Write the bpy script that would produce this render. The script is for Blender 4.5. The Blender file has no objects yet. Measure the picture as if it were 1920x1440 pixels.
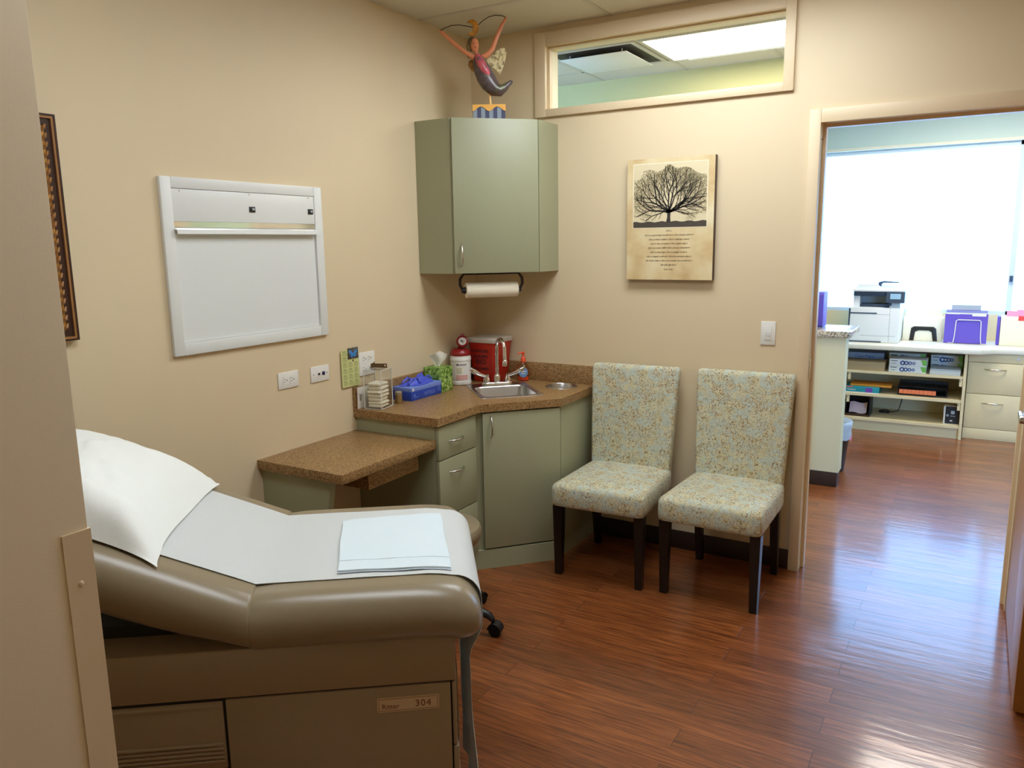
import bpy, bmesh, math, random
from mathutils import Vector, Matrix
from mathutils.geometry import tessellate_polygon
from mathutils import noise as mnoise
random.seed(7)
PI = math.pi
SC = bpy.context.scene
COL = SC.collection

# ------------------------------------------------------------------ materials
def lin(c):
    return tuple(((v/255)/12.92 if v/255 <= .04045 else ((v/255+.055)/1.055)**2.4) for v in c)

def mat(name, rgb, rough=.5, metal=0., noise=0., scale=40., bump=0., bscale=200., spec=.5, coat=0., emit=None, estr=0., lin_in=False, sheen=0.):
    m = bpy.data.materials.new(name); m.use_nodes = True
    nt = m.node_tree; b = nt.nodes['Principled BSDF']
    c = rgb if lin_in else lin(rgb)
    b.inputs['Base Color'].default_value = (*c, 1)
    b.inputs['Roughness'].default_value = rough
    b.inputs['Metallic'].default_value = metal
    b.inputs['Specular IOR Level'].default_value = spec
    b.inputs['Coat Weight'].default_value = coat
    b.inputs['Sheen Weight'].default_value = sheen
    tc = nt.nodes.new('ShaderNodeTexCoord')
    n = nt.nodes.new('ShaderNodeTexNoise'); n.inputs['Scale'].default_value = scale; n.inputs['Detail'].default_value = 3
    nt.links.new(tc.outputs['Object'], n.inputs['Vector'])
    mx = nt.nodes.new('ShaderNodeMix'); mx.data_type = 'RGBA'
    mx.inputs[6].default_value = (*[v*(1-noise) for v in c], 1); mx.inputs[7].default_value = (*[min(1, v*(1+noise)) for v in c], 1)
    nt.links.new(n.outputs['Fac'], mx.inputs[0]); nt.links.new(mx.outputs[2], b.inputs['Base Color'])
    if bump:
        n2 = nt.nodes.new('ShaderNodeTexNoise'); n2.inputs['Scale'].default_value = bscale; n2.inputs['Detail'].default_value = 2
        nt.links.new(tc.outputs['Object'], n2.inputs['Vector'])
        bp = nt.nodes.new('ShaderNodeBump'); bp.inputs['Strength'].default_value = bump; bp.inputs['Distance'].default_value = .002
        nt.links.new(n2.outputs['Fac'], bp.inputs['Height']); nt.links.new(bp.outputs['Normal'], b.inputs['Normal'])
    if emit:
        b.inputs['Emission Color'].default_value = (*emit, 1); b.inputs['Emission Strength'].default_value = estr
    return m

def glassy(name, tint=(1, 1, 1), rough=.02, ior=1.5, mixw=1.):
    m = bpy.data.materials.new(name); m.use_nodes = True
    nt = m.node_tree; nt.nodes.remove(nt.nodes['Principled BSDF'])
    out = nt.nodes['Material Output']
    t = nt.nodes.new('ShaderNodeBsdfTransparent'); t.inputs['Color'].default_value = (*tint, 1)
    g = nt.nodes.new('ShaderNodeBsdfGlossy'); g.inputs['Roughness'].default_value = rough
    f = nt.nodes.new('ShaderNodeFresnel'); f.inputs['IOR'].default_value = ior
    mx = nt.nodes.new('ShaderNodeMixShader')
    ge = nt.nodes.new('ShaderNodeNewGeometry'); mu = nt.nodes.new('ShaderNodeMath'); mu.operation = 'MULTIPLY'
    sb = nt.nodes.new('ShaderNodeMath'); sb.operation = 'SUBTRACT'; sb.inputs[0].default_value = 1
    nt.links.new(ge.outputs['Backfacing'], sb.inputs[1]); nt.links.new(f.outputs[0], mu.inputs[0]); nt.links.new(sb.outputs[0], mu.inputs[1])
    nt.links.new(mu.outputs[0], mx.inputs[0]); nt.links.new(t.outputs[0], mx.inputs[1]); nt.links.new(g.outputs[0], mx.inputs[2])
    nt.links.new(mx.outputs[0], out.inputs['Surface'])
    return m

def ramp(nt, stops, interp='LINEAR'):
    r = nt.nodes.new('ShaderNodeValToRGB'); r.color_ramp.interpolation = interp
    e = r.color_ramp.elements
    while len(e) < len(stops): e.new(.5)
    for k, (p, c) in enumerate(stops):
        e[k].position = p; e[k].color = (*c, 1)
    return r

def floor_mat():
    m = bpy.data.materials.new('wood_plank_floor'); m.use_nodes = True
    nt = m.node_tree; b = nt.nodes['Principled BSDF']; L = nt.links.new
    tc = nt.nodes.new('ShaderNodeTexCoord')
    br = nt.nodes.new('ShaderNodeTexBrick')
    br.inputs['Scale'].default_value = 1; br.inputs['Brick Width'].default_value = 1.1; br.inputs['Row Height'].default_value = .102
    br.inputs['Mortar Size'].default_value = .0011; br.inputs['Mortar Smooth'].default_value = .3; br.inputs['Bias'].default_value = 0
    br.offset = .37; br.offset_frequency = 2
    br.inputs['Color1'].default_value = (.03, .03, .03, 1); br.inputs['Color2'].default_value = (.97, .97, .97, 1); br.inputs['Mortar'].default_value = (.5, .5, .5, 1)
    L(tc.outputs['Object'], br.inputs['Vector'])
    # grain: noise stretched along x, shifted per plank
    mp = nt.nodes.new('ShaderNodeMapping'); mp.inputs['Scale'].default_value = (2.2, 34, 1)
    va = nt.nodes.new('ShaderNodeVectorMath'); va.operation = 'MULTIPLY_ADD'; va.inputs[1].default_value = (7, 3, 0)
    L(br.outputs['Color'], va.inputs[0]); L(tc.outputs['Object'], va.inputs[2]); L(va.outputs[0], mp.inputs['Vector'])
    n1 = nt.nodes.new('ShaderNodeTexNoise'); n1.inputs['Scale'].default_value = 2.2; n1.inputs['Detail'].default_value = 7; n1.inputs['Roughness'].default_value = .62; n1.inputs['Distortion'].default_value = .6
    L(mp.outputs[0], n1.inputs['Vector'])
    r1 = ramp(nt, [(.28, (.090, .022, .006)), (.47, (.205, .060, .0155)), (.62, (.290, .090, .024)), (.80, (.36, .125, .036))])
    L(n1.outputs['Fac'], r1.inputs[0])
    mx = nt.nodes.new('ShaderNodeMix'); mx.data_type = 'RGBA'; mx.blend_type = 'MULTIPLY'; mx.inputs[0].default_value = 1
    r2 = ramp(nt, [(0, (.74, .72, .70)), (1, (1.12, 1.1, 1.08))]); L(br.outputs['Color'], r2.inputs[0])
    L(r1.outputs[0], mx.inputs[6]); L(r2.outputs[0], mx.inputs[7])
    mo = nt.nodes.new('ShaderNodeMix'); mo.data_type = 'RGBA'; mo.inputs[7].default_value = (.035, .010, .004, 1)
    L(br.outputs['Fac'], mo.inputs[0]); L(mx.outputs[2], mo.inputs[6]); L(mo.outputs[2], b.inputs['Base Color'])
    b.inputs['Roughness'].default_value = .36
    b.inputs['Specular IOR Level'].default_value = .22
    b.inputs['Coat Weight'].default_value = .70; b.inputs['Coat Roughness'].default_value = .135
    n3 = nt.nodes.new('ShaderNodeTexNoise'); n3.inputs['Scale'].default_value = 1.0; n3.inputs['Detail'].default_value = 4
    mp3 = nt.nodes.new('ShaderNodeMapping'); mp3.inputs['Scale'].default_value = (3, 22, 1); L(tc.outputs['Object'], mp3.inputs[0]); L(mp3.outputs[0], n3.inputs['Vector'])
    bp = nt.nodes.new('ShaderNodeBump'); bp.inputs['Strength'].default_value = .24; bp.inputs['Distance'].default_value = .004
    L(n3.outputs['Fac'], bp.inputs['Height'])
    bp2 = nt.nodes.new('ShaderNodeBump'); bp2.inputs['Strength'].default_value = .5; bp2.inputs['Distance'].default_value = .001; bp2.invert = True
    L(br.outputs['Fac'], bp2.inputs['Height']); L(bp.outputs[0], bp2.inputs['Normal']); L(bp2.outputs[0], b.inputs['Normal']); L(bp2.outputs[0], b.inputs['Coat Normal'])
    return m

def granule_mat(name, stops, scale=260, rough=.42, spec=.5):
    m = bpy.data.materials.new(name); m.use_nodes = True
    nt = m.node_tree; b = nt.nodes['Principled BSDF']; L = nt.links.new
    tc = nt.nodes.new('ShaderNodeTexCoord')
    v = nt.nodes.new('ShaderNodeTexVoronoi'); v.inputs['Scale'].default_value = scale; L(tc.outputs['Object'], v.inputs['Vector'])
    sp = nt.nodes.new('ShaderNodeSeparateColor'); L(v.outputs['Color'], sp.inputs[0])
    r = ramp(nt, stops); L(sp.outputs[0], r.inputs[0]); L(r.outputs[0], b.inputs['Base Color'])
    b.inputs['Roughness'].default_value = rough; b.inputs['Specular IOR Level'].default_value = spec
    return m

def fabric_mat():
    m = bpy.data.materials.new('floral_upholstery'); m.use_nodes = True
    nt = m.node_tree; b = nt.nodes['Principled BSDF']; L = nt.links.new
    def math_(op, a, b_=None, c=None):
        n = nt.nodes.new('ShaderNodeMath'); n.operation = op
        for k, v in enumerate((a, b_, c)):
            if v is None: continue
            if isinstance(v, (int, float)): n.inputs[k].default_value = v
            else: L(v, n.inputs[k])
        return n.outputs[0]
    def mixc(f, a, c):
        n = nt.nodes.new('ShaderNodeMix'); n.data_type = 'RGBA'; L(f, n.inputs[0])
        for k, v in ((6, a), (7, c)):
            if isinstance(v, tuple): n.inputs[k].default_value = (*v, 1)
            else: L(v, n.inputs[k])
        return n.outputs[2]
    def step(x, lo, hi):
        n = nt.nodes.new('ShaderNodeMapRange'); n.interpolation_type = 'SMOOTHSTEP'; n.inputs[1].default_value = lo; n.inputs[2].default_value = hi; L(x, n.inputs[0]); return n.outputs[0]
    tc = nt.nodes.new('ShaderNodeTexCoord')
    def noise(sc, det=2, vec=None):
        n = nt.nodes.new('ShaderNodeTexNoise'); n.inputs['Scale'].default_value = sc; n.inputs['Detail'].default_value = det
        L(vec or tc.outputs['Object'], n.inputs['Vector']); return n
    nd = noise(38, 3)
    va = nt.nodes.new('ShaderNodeVectorMath'); va.operation = 'MULTIPLY_ADD'; va.inputs[1].default_value = (.055, .055, .055)
    L(nd.outputs['Color'], va.inputs[0]); L(tc.outputs['Object'], va.inputs[2])
    # blossoms: wobbling rings around scattered centres
    v1 = nt.nodes.new('ShaderNodeTexVoronoi'); v1.inputs['Scale'].default_value = 19; L(va.outputs[0], v1.inputs['Vector'])
    d = v1.outputs['Distance']
    rings = math_('SINE', math_('MULTIPLY', d, 30.0))
    # leaves and stems: contour lines of a soft field
    nf = noise(30, 1.5, va.outputs[0])
    cont = math_('ABSOLUTE', math_('SINE', math_('MULTIPLY', nf.outputs['Fac'], 34.0)))
    stem = math_('SUBTRACT', 1.0, step(cont, .16, .42))
    ring = step(rings, .80, .97)
    gate = step(noise(70, 2).outputs['Fac'], .34, .46)
    inblossom = math_('SUBTRACT', 1.0, step(d, .50, .62))
    line = math_('MULTIPLY', gate, math_('MAXIMUM', math_('MULTIPLY', ring, inblossom), math_('MULTIPLY', stem, .85)))
    sp = nt.nodes.new('ShaderNodeSeparateColor'); L(v1.outputs['Color'], sp.inputs[0])
    fill = ramp(nt, [(0, lin((212, 204, 166))), (.35, lin((206, 188, 140))), (.62, lin((214, 212, 188))), (1, lin((196, 172, 124)))]); L(sp.outputs[0], fill.inputs[0])
    petals = math_('MULTIPLY', inblossom, step(rings, -.5, .1))
    leaf = step(nf.outputs['Fac'], .50, .54)
    c1 = mixc(math_('MULTIPLY', leaf, .8), lin((193, 202, 186)), lin((212, 204, 164)))
    c2 = mixc(math_('MULTIPLY', petals, .85), c1, fill.outputs[0])
    c3 = mixc(math_('MULTIPLY', line, .92), c2, lin((112, 82, 44)))
    L(c3, b.inputs['Base Color'])
    b.inputs['Roughness'].default_value = .85; b.inputs['Sheen Weight'].default_value = .15
    bp = nt.nodes.new('ShaderNodeBump'); bp.inputs['Strength'].default_value = .3; bp.inputs['Distance'].default_value = .001
    L(noise(500).outputs['Fac'], bp.inputs['Height']); L(bp.outputs[0], b.inputs['Normal'])
    return m

def blotch_mat(name, stops, scale=9, detail=4, rough=.6):
    m = bpy.data.materials.new(name); m.use_nodes = True
    nt = m.node_tree; b = nt.nodes['Principled BSDF']; L = nt.links.new
    tc = nt.nodes.new('ShaderNodeTexCoord')
    n = nt.nodes.new('ShaderNodeTexNoise'); n.inputs['Scale'].default_value = scale; n.inputs['Detail'].default_value = detail
    L(tc.outputs['Object'], n.inputs['Vector'])
    r = ramp(nt, stops); L(n.outputs['Fac'], r.inputs[0]); L(r.outputs[0], b.inputs['Base Color'])
    b.inputs['Roughness'].default_value = rough
    return m

def world_glow(name, col, strength):
    return mat(name, (255, 255, 255), .6, emit=col, estr=strength)

M = {}
M['wall'] = mat('tan_wall_paint', (222, 203, 167), .55, noise=.015, scale=3, bump=.06, bscale=380)
M['trim'] = mat('tan_trim_paint', (222, 201, 165), .42, noise=.01, scale=5)
M['wall_green'] = mat('pale_green_wall_paint', (206, 198, 138), .6, noise=.015, scale=3)
M['wall_halfw'] = mat('pale_sage_wall_paint', (208, 200, 162), .6, noise=.015, scale=3)
M['wall_mint'] = mat('pale_mint_wall_paint', (206, 218, 206), .6, noise=.01, scale=3)
M['ceiling'] = mat('mineral_fibre_ceiling_tile', (214, 208, 190), .9, noise=.05, scale=120, bump=.4, bscale=160)
M['tbar'] = mat('ceiling_grid_metal', (196, 190, 174), .45, noise=.01)
M['floor'] = floor_mat()
M['cove'] = mat('dark_brown_cove_base', (48, 32, 26), .45, noise=.05)
M['sage'] = mat('sage_green_laminate', (158, 159, 128), .42, noise=.03, scale=160)
M['sage_in'] = mat('cabinet_gap_shadow_line', (60, 58, 44), .7)
M['counter'] = granule_mat('brown_granule_laminate', [(0, (.07, .028, .007)), (.25, (.22, .115, .036)), (.55, (.36, .208, .078)), (.85, (.50, .310, .135)), (1, (.10, .048, .014))], 330, .38)
M['granite'] = granule_mat('speckled_granite', [(0, (.06, .05, .04)), (.3, (.42, .36, .26)), (.7, (.62, .56, .44)), (1, (.2, .15, .1))], 110, .15)
M['nickel'] = mat('satin_nickel', (205, 202, 196), .25, 1., noise=.02)
M['chrome'] = mat('chrome', (228, 228, 228), .08, 1.)
M['steel'] = mat('brushed_steel', (196, 194, 190), .28, 1., noise=.04, scale=90)
M['steel_dark'] = mat('brown_steel_bracket', (120, 98, 80), .3, .8, noise=.05)  # brown-grey steel of the bent bracket
M['vinyl'] = mat('taupe_vinyl_upholstery', (142, 127, 101), .30, noise=.03, scale=25, bump=.10, bscale=420, spec=.55)
M['tablebase'] = mat('taupe_painted_steel', (152, 132, 104), .45, noise=.03, scale=60, bump=.1, bscale=500)
M['plate'] = mat('beige_name_plate', (204, 178, 142), .45)
M['tablegap'] = mat('dark_gap', (30, 25, 18), .7)
M['paper'] = mat('crepe_exam_paper', (222, 224, 220), .9, noise=.02, scale=70, bump=.5, bscale=160)
M['pad'] = mat('pale_blue_underpad', (218, 230, 234), .85, noise=.01, scale=200, bump=.3, bscale=330)
M['padback'] = mat('blue_plastic_pad_backing', (204, 216, 230), .6)
M['pillow'] = mat('white_pillowcase', (236, 238, 232), .85, noise=.01, scale=30, bump=.25, bscale=90)
M['plastic_w'] = mat('white_plastic', (232, 230, 222), .35, noise=.01)
M['plastic_k'] = mat('black_plastic', (24, 24, 25), .4, noise=.05)
M['slot'] = mat('dark_socket_slot', (40, 36, 32), .6)
M['navy'] = mat('navy_jack', (28, 30, 80), .4)
M['viewframe'] = mat('white_enamel_steel', (228, 230, 226), .35, noise=.01)
M['viewscreen'] = mat('grey_acrylic_viewing_panel', (226, 230, 228), .22, noise=.01, spec=.6)
M['fabric'] = fabric_mat()
M['espresso'] = mat('espresso_wood', (26, 18, 15), .35, noise=.15, scale=30)
M['door'] = mat('brown_wood_door', (176, 128, 84), .33, noise=.06, scale=14, coat=.2)
M['dooredge'] = mat('orange_brown_door_edge', (150, 92, 30), .4, noise=.1, scale=30)
M['gold'] = blotch_mat('antique_gold_leaf', [(.3, lin((120, 70, 20))), (.55, lin((200, 140, 50))), (.75, lin((226, 176, 84)))], 30, 3, .35)
M['framedark'] = mat('dark_frame_wood', (58, 34, 24), .35, noise=.15, scale=40)
M['framewood'] = mat('brown_frame_wood', (160, 112, 64), .4, noise=.1, scale=40)
M['painting'] = blotch_mat('muted_painted_canvas', [(.3, (.12, .09, .05)), (.7, (.4, .33, .2))], 6, 5, .6)
M['parch'] = blotch_mat('parchment_print', [(.25, lin((196, 160, 108))), (.5, lin((220, 198, 150))), (.75, lin((232, 220, 182)))], 7, 4, .6)
M['photo'] = mat('sepia_sky_print', (222, 208, 170), .6, noise=.03, scale=8)
M['whiteline'] = mat('cream_print_line', (240, 230, 204), .6)
M['bark'] = mat('dark_bark_print', (52, 46, 40), .6)
M['twig'] = mat('olive_twig_print', (134, 122, 78), .6)
M['groundp'] = mat('dark_ground_print', (72, 64, 54), .6, noise=.2, scale=60)
M['ink'] = mat('brown_script_ink', (108, 84, 52), .7)
M['canvasedge'] = mat('dark_brown_canvas_edge', (84, 66, 56), .6)
M['ink_k'] = mat('black_printing_ink', (30, 28, 30), .6)
M['ink_m'] = mat('maroon_printing_ink', (118, 62, 44), .6)
M['red'] = mat('red_plastic', (178, 38, 22), .38, noise=.04)
M['dkred'] = mat('dark_red_plastic', (140, 22, 24), .32, noise=.03)
M['smoke'] = mat('grey_translucent_lid', (196, 186, 174), .4, noise=.02)
M['blue'] = mat('blue_carton', (40, 72, 176), .45, noise=.03, scale=60)
M['ltblue'] = mat('light_blue_carton_band', (116, 142, 218), .45)
M['glove'] = mat('blue_nitrile', (74, 90, 206), .42, noise=.05)
M['leafbox'] = blotch_mat('green_leaf_print_carton', [(.32, lin((44, 66, 22))), (.45, lin((90, 130, 46))), (.58, lin((150, 184, 84))), (.70, lin((206, 220, 160)))], 60, 4, .5)
M['tissue'] = mat('white_tissue', (238, 234, 224), .9)
M['gauze'] = mat('cream_gauze', (238, 230, 208), .95, noise=.03, scale=200, bump=.5, bscale=300)
M['card'] = mat('white_card', (240, 234, 226), .7)
M['pinkcard'] = mat('pink_card_edge', (222, 190, 190), .7)
M['calendar'] = mat('pale_green_paper', (206, 208, 140), .7, noise=.02)
M['calink'] = mat('green_grey_print', (128, 136, 84), .7)
M['magnet_k'] = blotch_mat('dark_speckled_print', [(.35, (.01, .01, .012)), (.6, (.12, .12, .1)), (.75, (.3, .28, .25))], 140, 3, .4)
M['butterfly'] = mat('bright_blue_print', (58, 138, 212), .4, noise=.2, scale=120)
M['label_w'] = mat('printed_label_white', (226, 222, 214), .5)
M['label_p'] = mat('printed_label_pink', (214, 164, 152), .5)
M['label_b'] = mat('printed_label_blue', (110, 150, 196), .45)
M['brass'] = mat('brass_jar', (160, 136, 92), .3, .7, noise=.1)
M['orange'] = mat('orange_plastic', (236, 88, 52), .35, noise=.03)
M['soapliq'] = glassy('amber_soap_plastic', (.97, .80, .70), .05)
M['clear'] = glassy('clear_acrylic', (.965, .97, .965), .03, 1.7)
M['acrylic_edge'] = mat('acrylic_edge_glow_white', (226, 226, 222), .3)  # white stands in for light glowing at the acrylic edges
M['glass'] = glassy('window_glass', (.98, .99, .985), .01, 1.45)
M['roll'] = mat('white_paper_towel', (238, 228, 204), .95, noise=.02, scale=100, bump=.4, bscale=200)
M['skin'] = mat('painted_terracotta_skin', (222, 140, 96), .4, noise=.08, scale=60)
M['hair'] = blotch_mat('painted_brown_green_hair', [(.35, lin((60, 60, 40))), (.6, lin((120, 96, 50)))], 60)
M['moon'] = blotch_mat('painted_ochre_moon', [(.35, lin((150, 96, 20))), (.65, lin((214, 150, 50)))], 30, 3, .45)
M['dress'] = blotch_mat('painted_dress', [(.28, lin((58, 44, 50))), (.46, lin((96, 84, 84))), (.56, lin((80, 66, 66))), (.66, lin((98, 104, 62))), (.78, lin((84, 110, 50)))], 17, 3, .3)
M['bodice'] = blotch_mat('painted_rose_bodice', [(.38, lin((112, 84, 90))), (.50, lin((196, 84, 96))), (.7, lin((206, 110, 112)))], 24, 2, .3)
M['wing'] = blotch_mat('painted_cream_wing', [(.35, lin((120, 100, 60))), (.5, lin((214, 196, 140))), (.7, lin((226, 214, 170)))], 55, 3, .5)
M['wingo'] = blotch_mat('painted_orange_wing', [(.35, lin((130, 84, 20))), (.6, lin((206, 140, 40)))], 45, 3, .5)
M['wire'] = mat('dark_wire', (44, 28, 26), .4)
M['dowel'] = mat('pale_wood_dowel', (232, 190, 120), .5)
M['ochre'] = mat('ochre_paint', (232, 172, 76), .5, noise=.05)
M['stripe1'] = mat('slate_blue_paint', (66, 68, 98), .5)
M['stripe2'] = mat('grey_blue_paint', (134, 148, 158), .5)
M['beige'] = mat('beige_laminate', (224, 208, 166), .5, noise=.02, scale=100)
M['beige_top'] = mat('pale_beige_laminate_top', (222, 218, 202), .35, noise=.02, scale=100)
M['printer_w'] = mat('off_white_printer_plastic', (228, 230, 232), .4)
M['printer_d'] = mat('slate_printer_plastic', (52, 68, 92), .35)
M['screen'] = mat('pale_blue_screen', (150, 190, 220), .2)
M['purple'] = mat('purple_card', (98, 78, 190), .5, noise=.03)
M['ivory'] = mat('ivory_card', (236, 232, 210), .6, noise=.02)
M['filegrey'] = mat('grey_folder', (176, 186, 190), .6)
M['teal'] = mat('teal_carton', (30, 140, 152), .45)
M['violet'] = mat('violet_print', (116, 70, 168), .45)
M['envelope'] = mat('orange_manila', (214, 142, 40), .6)
M['peach'] = mat('orange_tabs', (240, 130, 84), .45)
M['green'] = mat('green_print', (122, 196, 84), .45)
M['rblue'] = mat('blue_print', (52, 88, 150), .45)
M['ream'] = mat('white_ream_wrap', (226, 228, 226), .45)
M['ream_g'] = mat('blue_grey_ream_wrap', (150, 164, 188), .45)
M['kraft'] = mat('brown_cardboard', (176, 152, 112), .7)
M['pink'] = mat('pink_folder', (244, 150, 186), .6)
M['redf'] = mat('red_folder', (232, 70, 70), .6)
M['bag'] = mat('white_translucent_bag', (214, 226, 238), .4)
M['lamp'] = mat('lit_troffer_diffuser', (255, 255, 255), .5, emit=(.90, .98, 1.06), estr=15)
M['lamp_dim'] = mat('dim_lit_troffer_diffuser', (255, 255, 255), .5, emit=(.90, .98, 1.06), estr=11)
M['lamp2'] = mat('lit_corridor_diffuser', (255, 255, 255), .5, emit=(1, .95, .86), estr=15)
M['office_fill'] = mat('added_office_fill_diffuser', (255, 255, 255), .5, emit=(1, .89, .76), estr=24)  # warm glow for the added, unseen office panel
M['winframe'] = mat('pale_window_frame', (206, 220, 232), .4)

# ------------------------------------------------------------------ builders
def translucent(m, w):
    nt = m.node_tree; b = nt.nodes['Principled BSDF']; out = nt.nodes['Material Output']
    t = nt.nodes.new('ShaderNodeBsdfTranslucent'); t.inputs['Color'].default_value = b.inputs['Base Color'].default_value
    x = nt.nodes.new('ShaderNodeMixShader'); x.inputs[0].default_value = w
    nt.links.new(b.outputs[0], x.inputs[1]); nt.links.new(t.outputs[0], x.inputs[2]); nt.links.new(x.outputs[0], out.inputs['Surface'])
translucent(M['paper'], .18); translucent(M['tissue'], .15); translucent(M['bag'], .3)

class B:
    def __init__(s):
        s.bm = bmesh.new(); s.mats = []
        s.cur = 0
    def use(s, m):
        if m not in s.mats: s.mats.append(m)
        s.cur = s.mats.index(m); return s
    def _tag(s, faces):
        for f in faces: f.material_index = s.cur
    def box(s, x0, x1, y0, y1, z0, z1, bev=0., seg=2, mtx=None):
        r = bmesh.ops.create_cube(s.bm, size=1)
        vs = r['verts']
        for v in vs: v.co = Vector(((x0+x1)/2+v.co.x*(x1-x0), (y0+y1)/2+v.co.y*(y1-y0), (z0+z1)/2+v.co.z*(z1-z0)))
        fs = set(f for v in vs for f in v.link_faces)
        s._tag(fs)
        if bev:
            es = list(set(e for v in vs for e in v.link_edges))
            r2 = bmesh.ops.bevel(s.bm, geom=es, offset=bev, segments=seg, profile=.5, affect='EDGES')
            s._tag(r2['faces']); vs = list(set(v for f in r2['faces'] for v in f.verts) | set(v for v in vs if v.is_valid))
        if mtx is not None: bmesh.ops.transform(s.bm, matrix=mtx, verts=vs)
        return s
    def prism(s, pts, z0, z1, mtx=None, holes=(), bev=0.):
        loops = [[Vector((p[0], p[1], 0)) for p in pts]] + [[Vector((p[0], p[1], 0)) for p in h] for h in holes]
        flat = [p for l in loops for p in l]
        tris = tessellate_polygon(loops)
        lo = [s.bm.verts.new((p.x, p.y, z0)) for p in flat]; hi = [s.bm.verts.new((p.x, p.y, z1)) for p in flat]
        fs = []
        if not holes:
            fs.append(s.bm.faces.new(hi)); fs.append(s.bm.faces.new(lo[::-1]))
        else:
            for t in tris:
                for vv, rev in ((hi, False), (lo, True)):
                    q = [vv[k] for k in t]
                    try: fs.append(s.bm.faces.new(q[::-1] if rev else q))
                    except ValueError: pass
        o = 0
        for l in loops:
            n = len(l)
            for k in range(n):
                a, b = o+k, o+(k+1) % n
                fs.append(s.bm.faces.new((lo[a], lo[b], hi[b], hi[a])))
            o += n
        s._tag(fs)
        bmesh.ops.recalc_face_normals(s.bm, faces=fs)
        vs = lo+hi
        if bev:
            es = [e for e in set(e for v in vs for e in v.link_edges) if len(e.link_faces) == 2 and e.calc_face_angle(0) > .3]
            r2 = bmesh.ops.bevel(s.bm, geom=es, offset=bev, segments=2, profile=.5, affect='EDGES'); s._tag(r2['faces'])
            vs = list(set(v for f in r2['faces'] for v in f.verts) | set(v for v in vs if v.is_valid))
        if mtx is not None: bmesh.ops.transform(s.bm, matrix=mtx, verts=vs)
        return s
    def rings(s, rs, cap0=True, cap1=True, closed=False):
        R = [[s.bm.verts.new(p) for p in r] for r in rs]
        n = len(R[0]); fs = []
        rng = range(len(R)) if closed else range(len(R)-1)
        for i in rng:
            a, b = R[i], R[(i+1) % len(R)]
            for k in range(n):
                fs.append(s.bm.faces.new((a[k], a[(k+1) % n], b[(k+1) % n], b[k])))
        if not closed:
            if cap0: fs.append(s.bm.faces.new(R[0][::-1]))
            if cap1: fs.append(s.bm.faces.new(R[-1]))
        s._tag(fs)
        bmesh.ops.recalc_face_normals(s.bm, faces=fs)
        return s
    def lathe(s, prof, c=(0, 0, 0), n=24, sx=1, sy=1, cap0=True, cap1=True):
        return s.rings([[(c[0]+r*sx*math.cos(2*PI*k/n), c[1]+r*sy*math.sin(2*PI*k/n), c[2]+z) for k in range(n)] for r, z in prof], cap0, cap1)
    def cyl(s, p0, p1, r0, r1=None, n=16):
        return s.tube([p0, p1], [r0, r0 if r1 is None else r1], n)
    def tube(s, pts, r, n=12, flat=None):
        pts = [Vector(p) for p in pts]
        rr = r if isinstance(r, (list, tuple)) else [r]*len(pts)
        rs = []; up = None
        for i, p in enumerate(pts):
            d = (pts[min(i+1, len(pts)-1)]-pts[max(i-1, 0)]).normalized()
            if up is None:
                up = Vector((0, 0, 1)) if abs(d.z) < .9 else Vector((1, 0, 0))
            x = d.cross(up).normalized(); y = x.cross(d).normalized(); up = y
            f = flat or 1
            rs.append([p + x*rr[i]*math.cos(2*PI*k/n) + y*rr[i]*f*math.sin(2*PI*k/n) for k in range(n)])
        return s.rings(rs)
    def sphere(s, c, r, n=16, m=10):
        if not isinstance(r, (list, tuple)): r = (r, r, r)
        rs = []
        for j in range(1, m):
            a = PI*j/m
            rs.append([(c[0]+r[0]*math.sin(a)*math.cos(2*PI*k/n), c[1]+r[1]*math.sin(a)*math.sin(2*PI*k/n), c[2]-r[2]*math.cos(a)) for k in range(n)])
        return s.rings(rs)
    def quadgrid(s, fn, nu, nv):
        V = [[s.bm.verts.new(fn(i/nu, j/nv)) for j in range(nv+1)] for i in range(nu+1)]
        fs = [s.bm.faces.new((V[i][j], V[i+1][j], V[i+1][j+1], V[i][j+1])) for i in range(nu) for j in range(nv)]
        s._tag(fs); return s
    def sheet(s, fn, nu, nv, th):
        """a thin solid sheet: fn(u,v) -> (point, normal)"""
        def ring(j):
            v = j/nv
            a = []; b = []
            for i in range(nu+1):
                p, nrm = fn(i/nu, v); p = Vector(p); nrm = Vector(nrm)
                a.append(p+nrm*th/2); b.append(p-nrm*th/2)
            return a+b[::-1]
        return s.rings([ring(j) for j in range(nv+1)])
    def text(s, body, size, o, X, Y, align='LEFT', ext=.0003, shear=0., space=1.):
        cu = bpy.data.curves.new('t', 'FONT'); cu.body = body; cu.size = size; cu.align_x = align; cu.extrude = ext; cu.shear = shear
        cu.space_character = space; cu.resolution_u = 2
        ob = bpy.data.objects.new('t', cu); COL.objects.link(ob)
        bpy.context.view_layer.update()
        me = bpy.data.meshes.new_from_object(ob.evaluated_get(bpy.context.evaluated_depsgraph_get()))
        bpy.data.objects.remove(ob); bpy.data.curves.remove(cu)
        X = Vector(X).normalized(); Y = Vector(Y).normalized(); Z = X.cross(Y); o = Vector(o)
        nv = len(s.bm.verts); nf = len(s.bm.faces)
        s.bm.from_mesh(me); bpy.data.meshes.remove(me)
        s.bm.verts.ensure_lookup_table(); s.bm.faces.ensure_lookup_table()
        for v in s.bm.verts[nv:]: v.co = o + X*v.co.x + Y*v.co.y + Z*v.co.z
        for f in s.bm.faces[nf:]: f.material_index = s.cur
        return s
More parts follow.
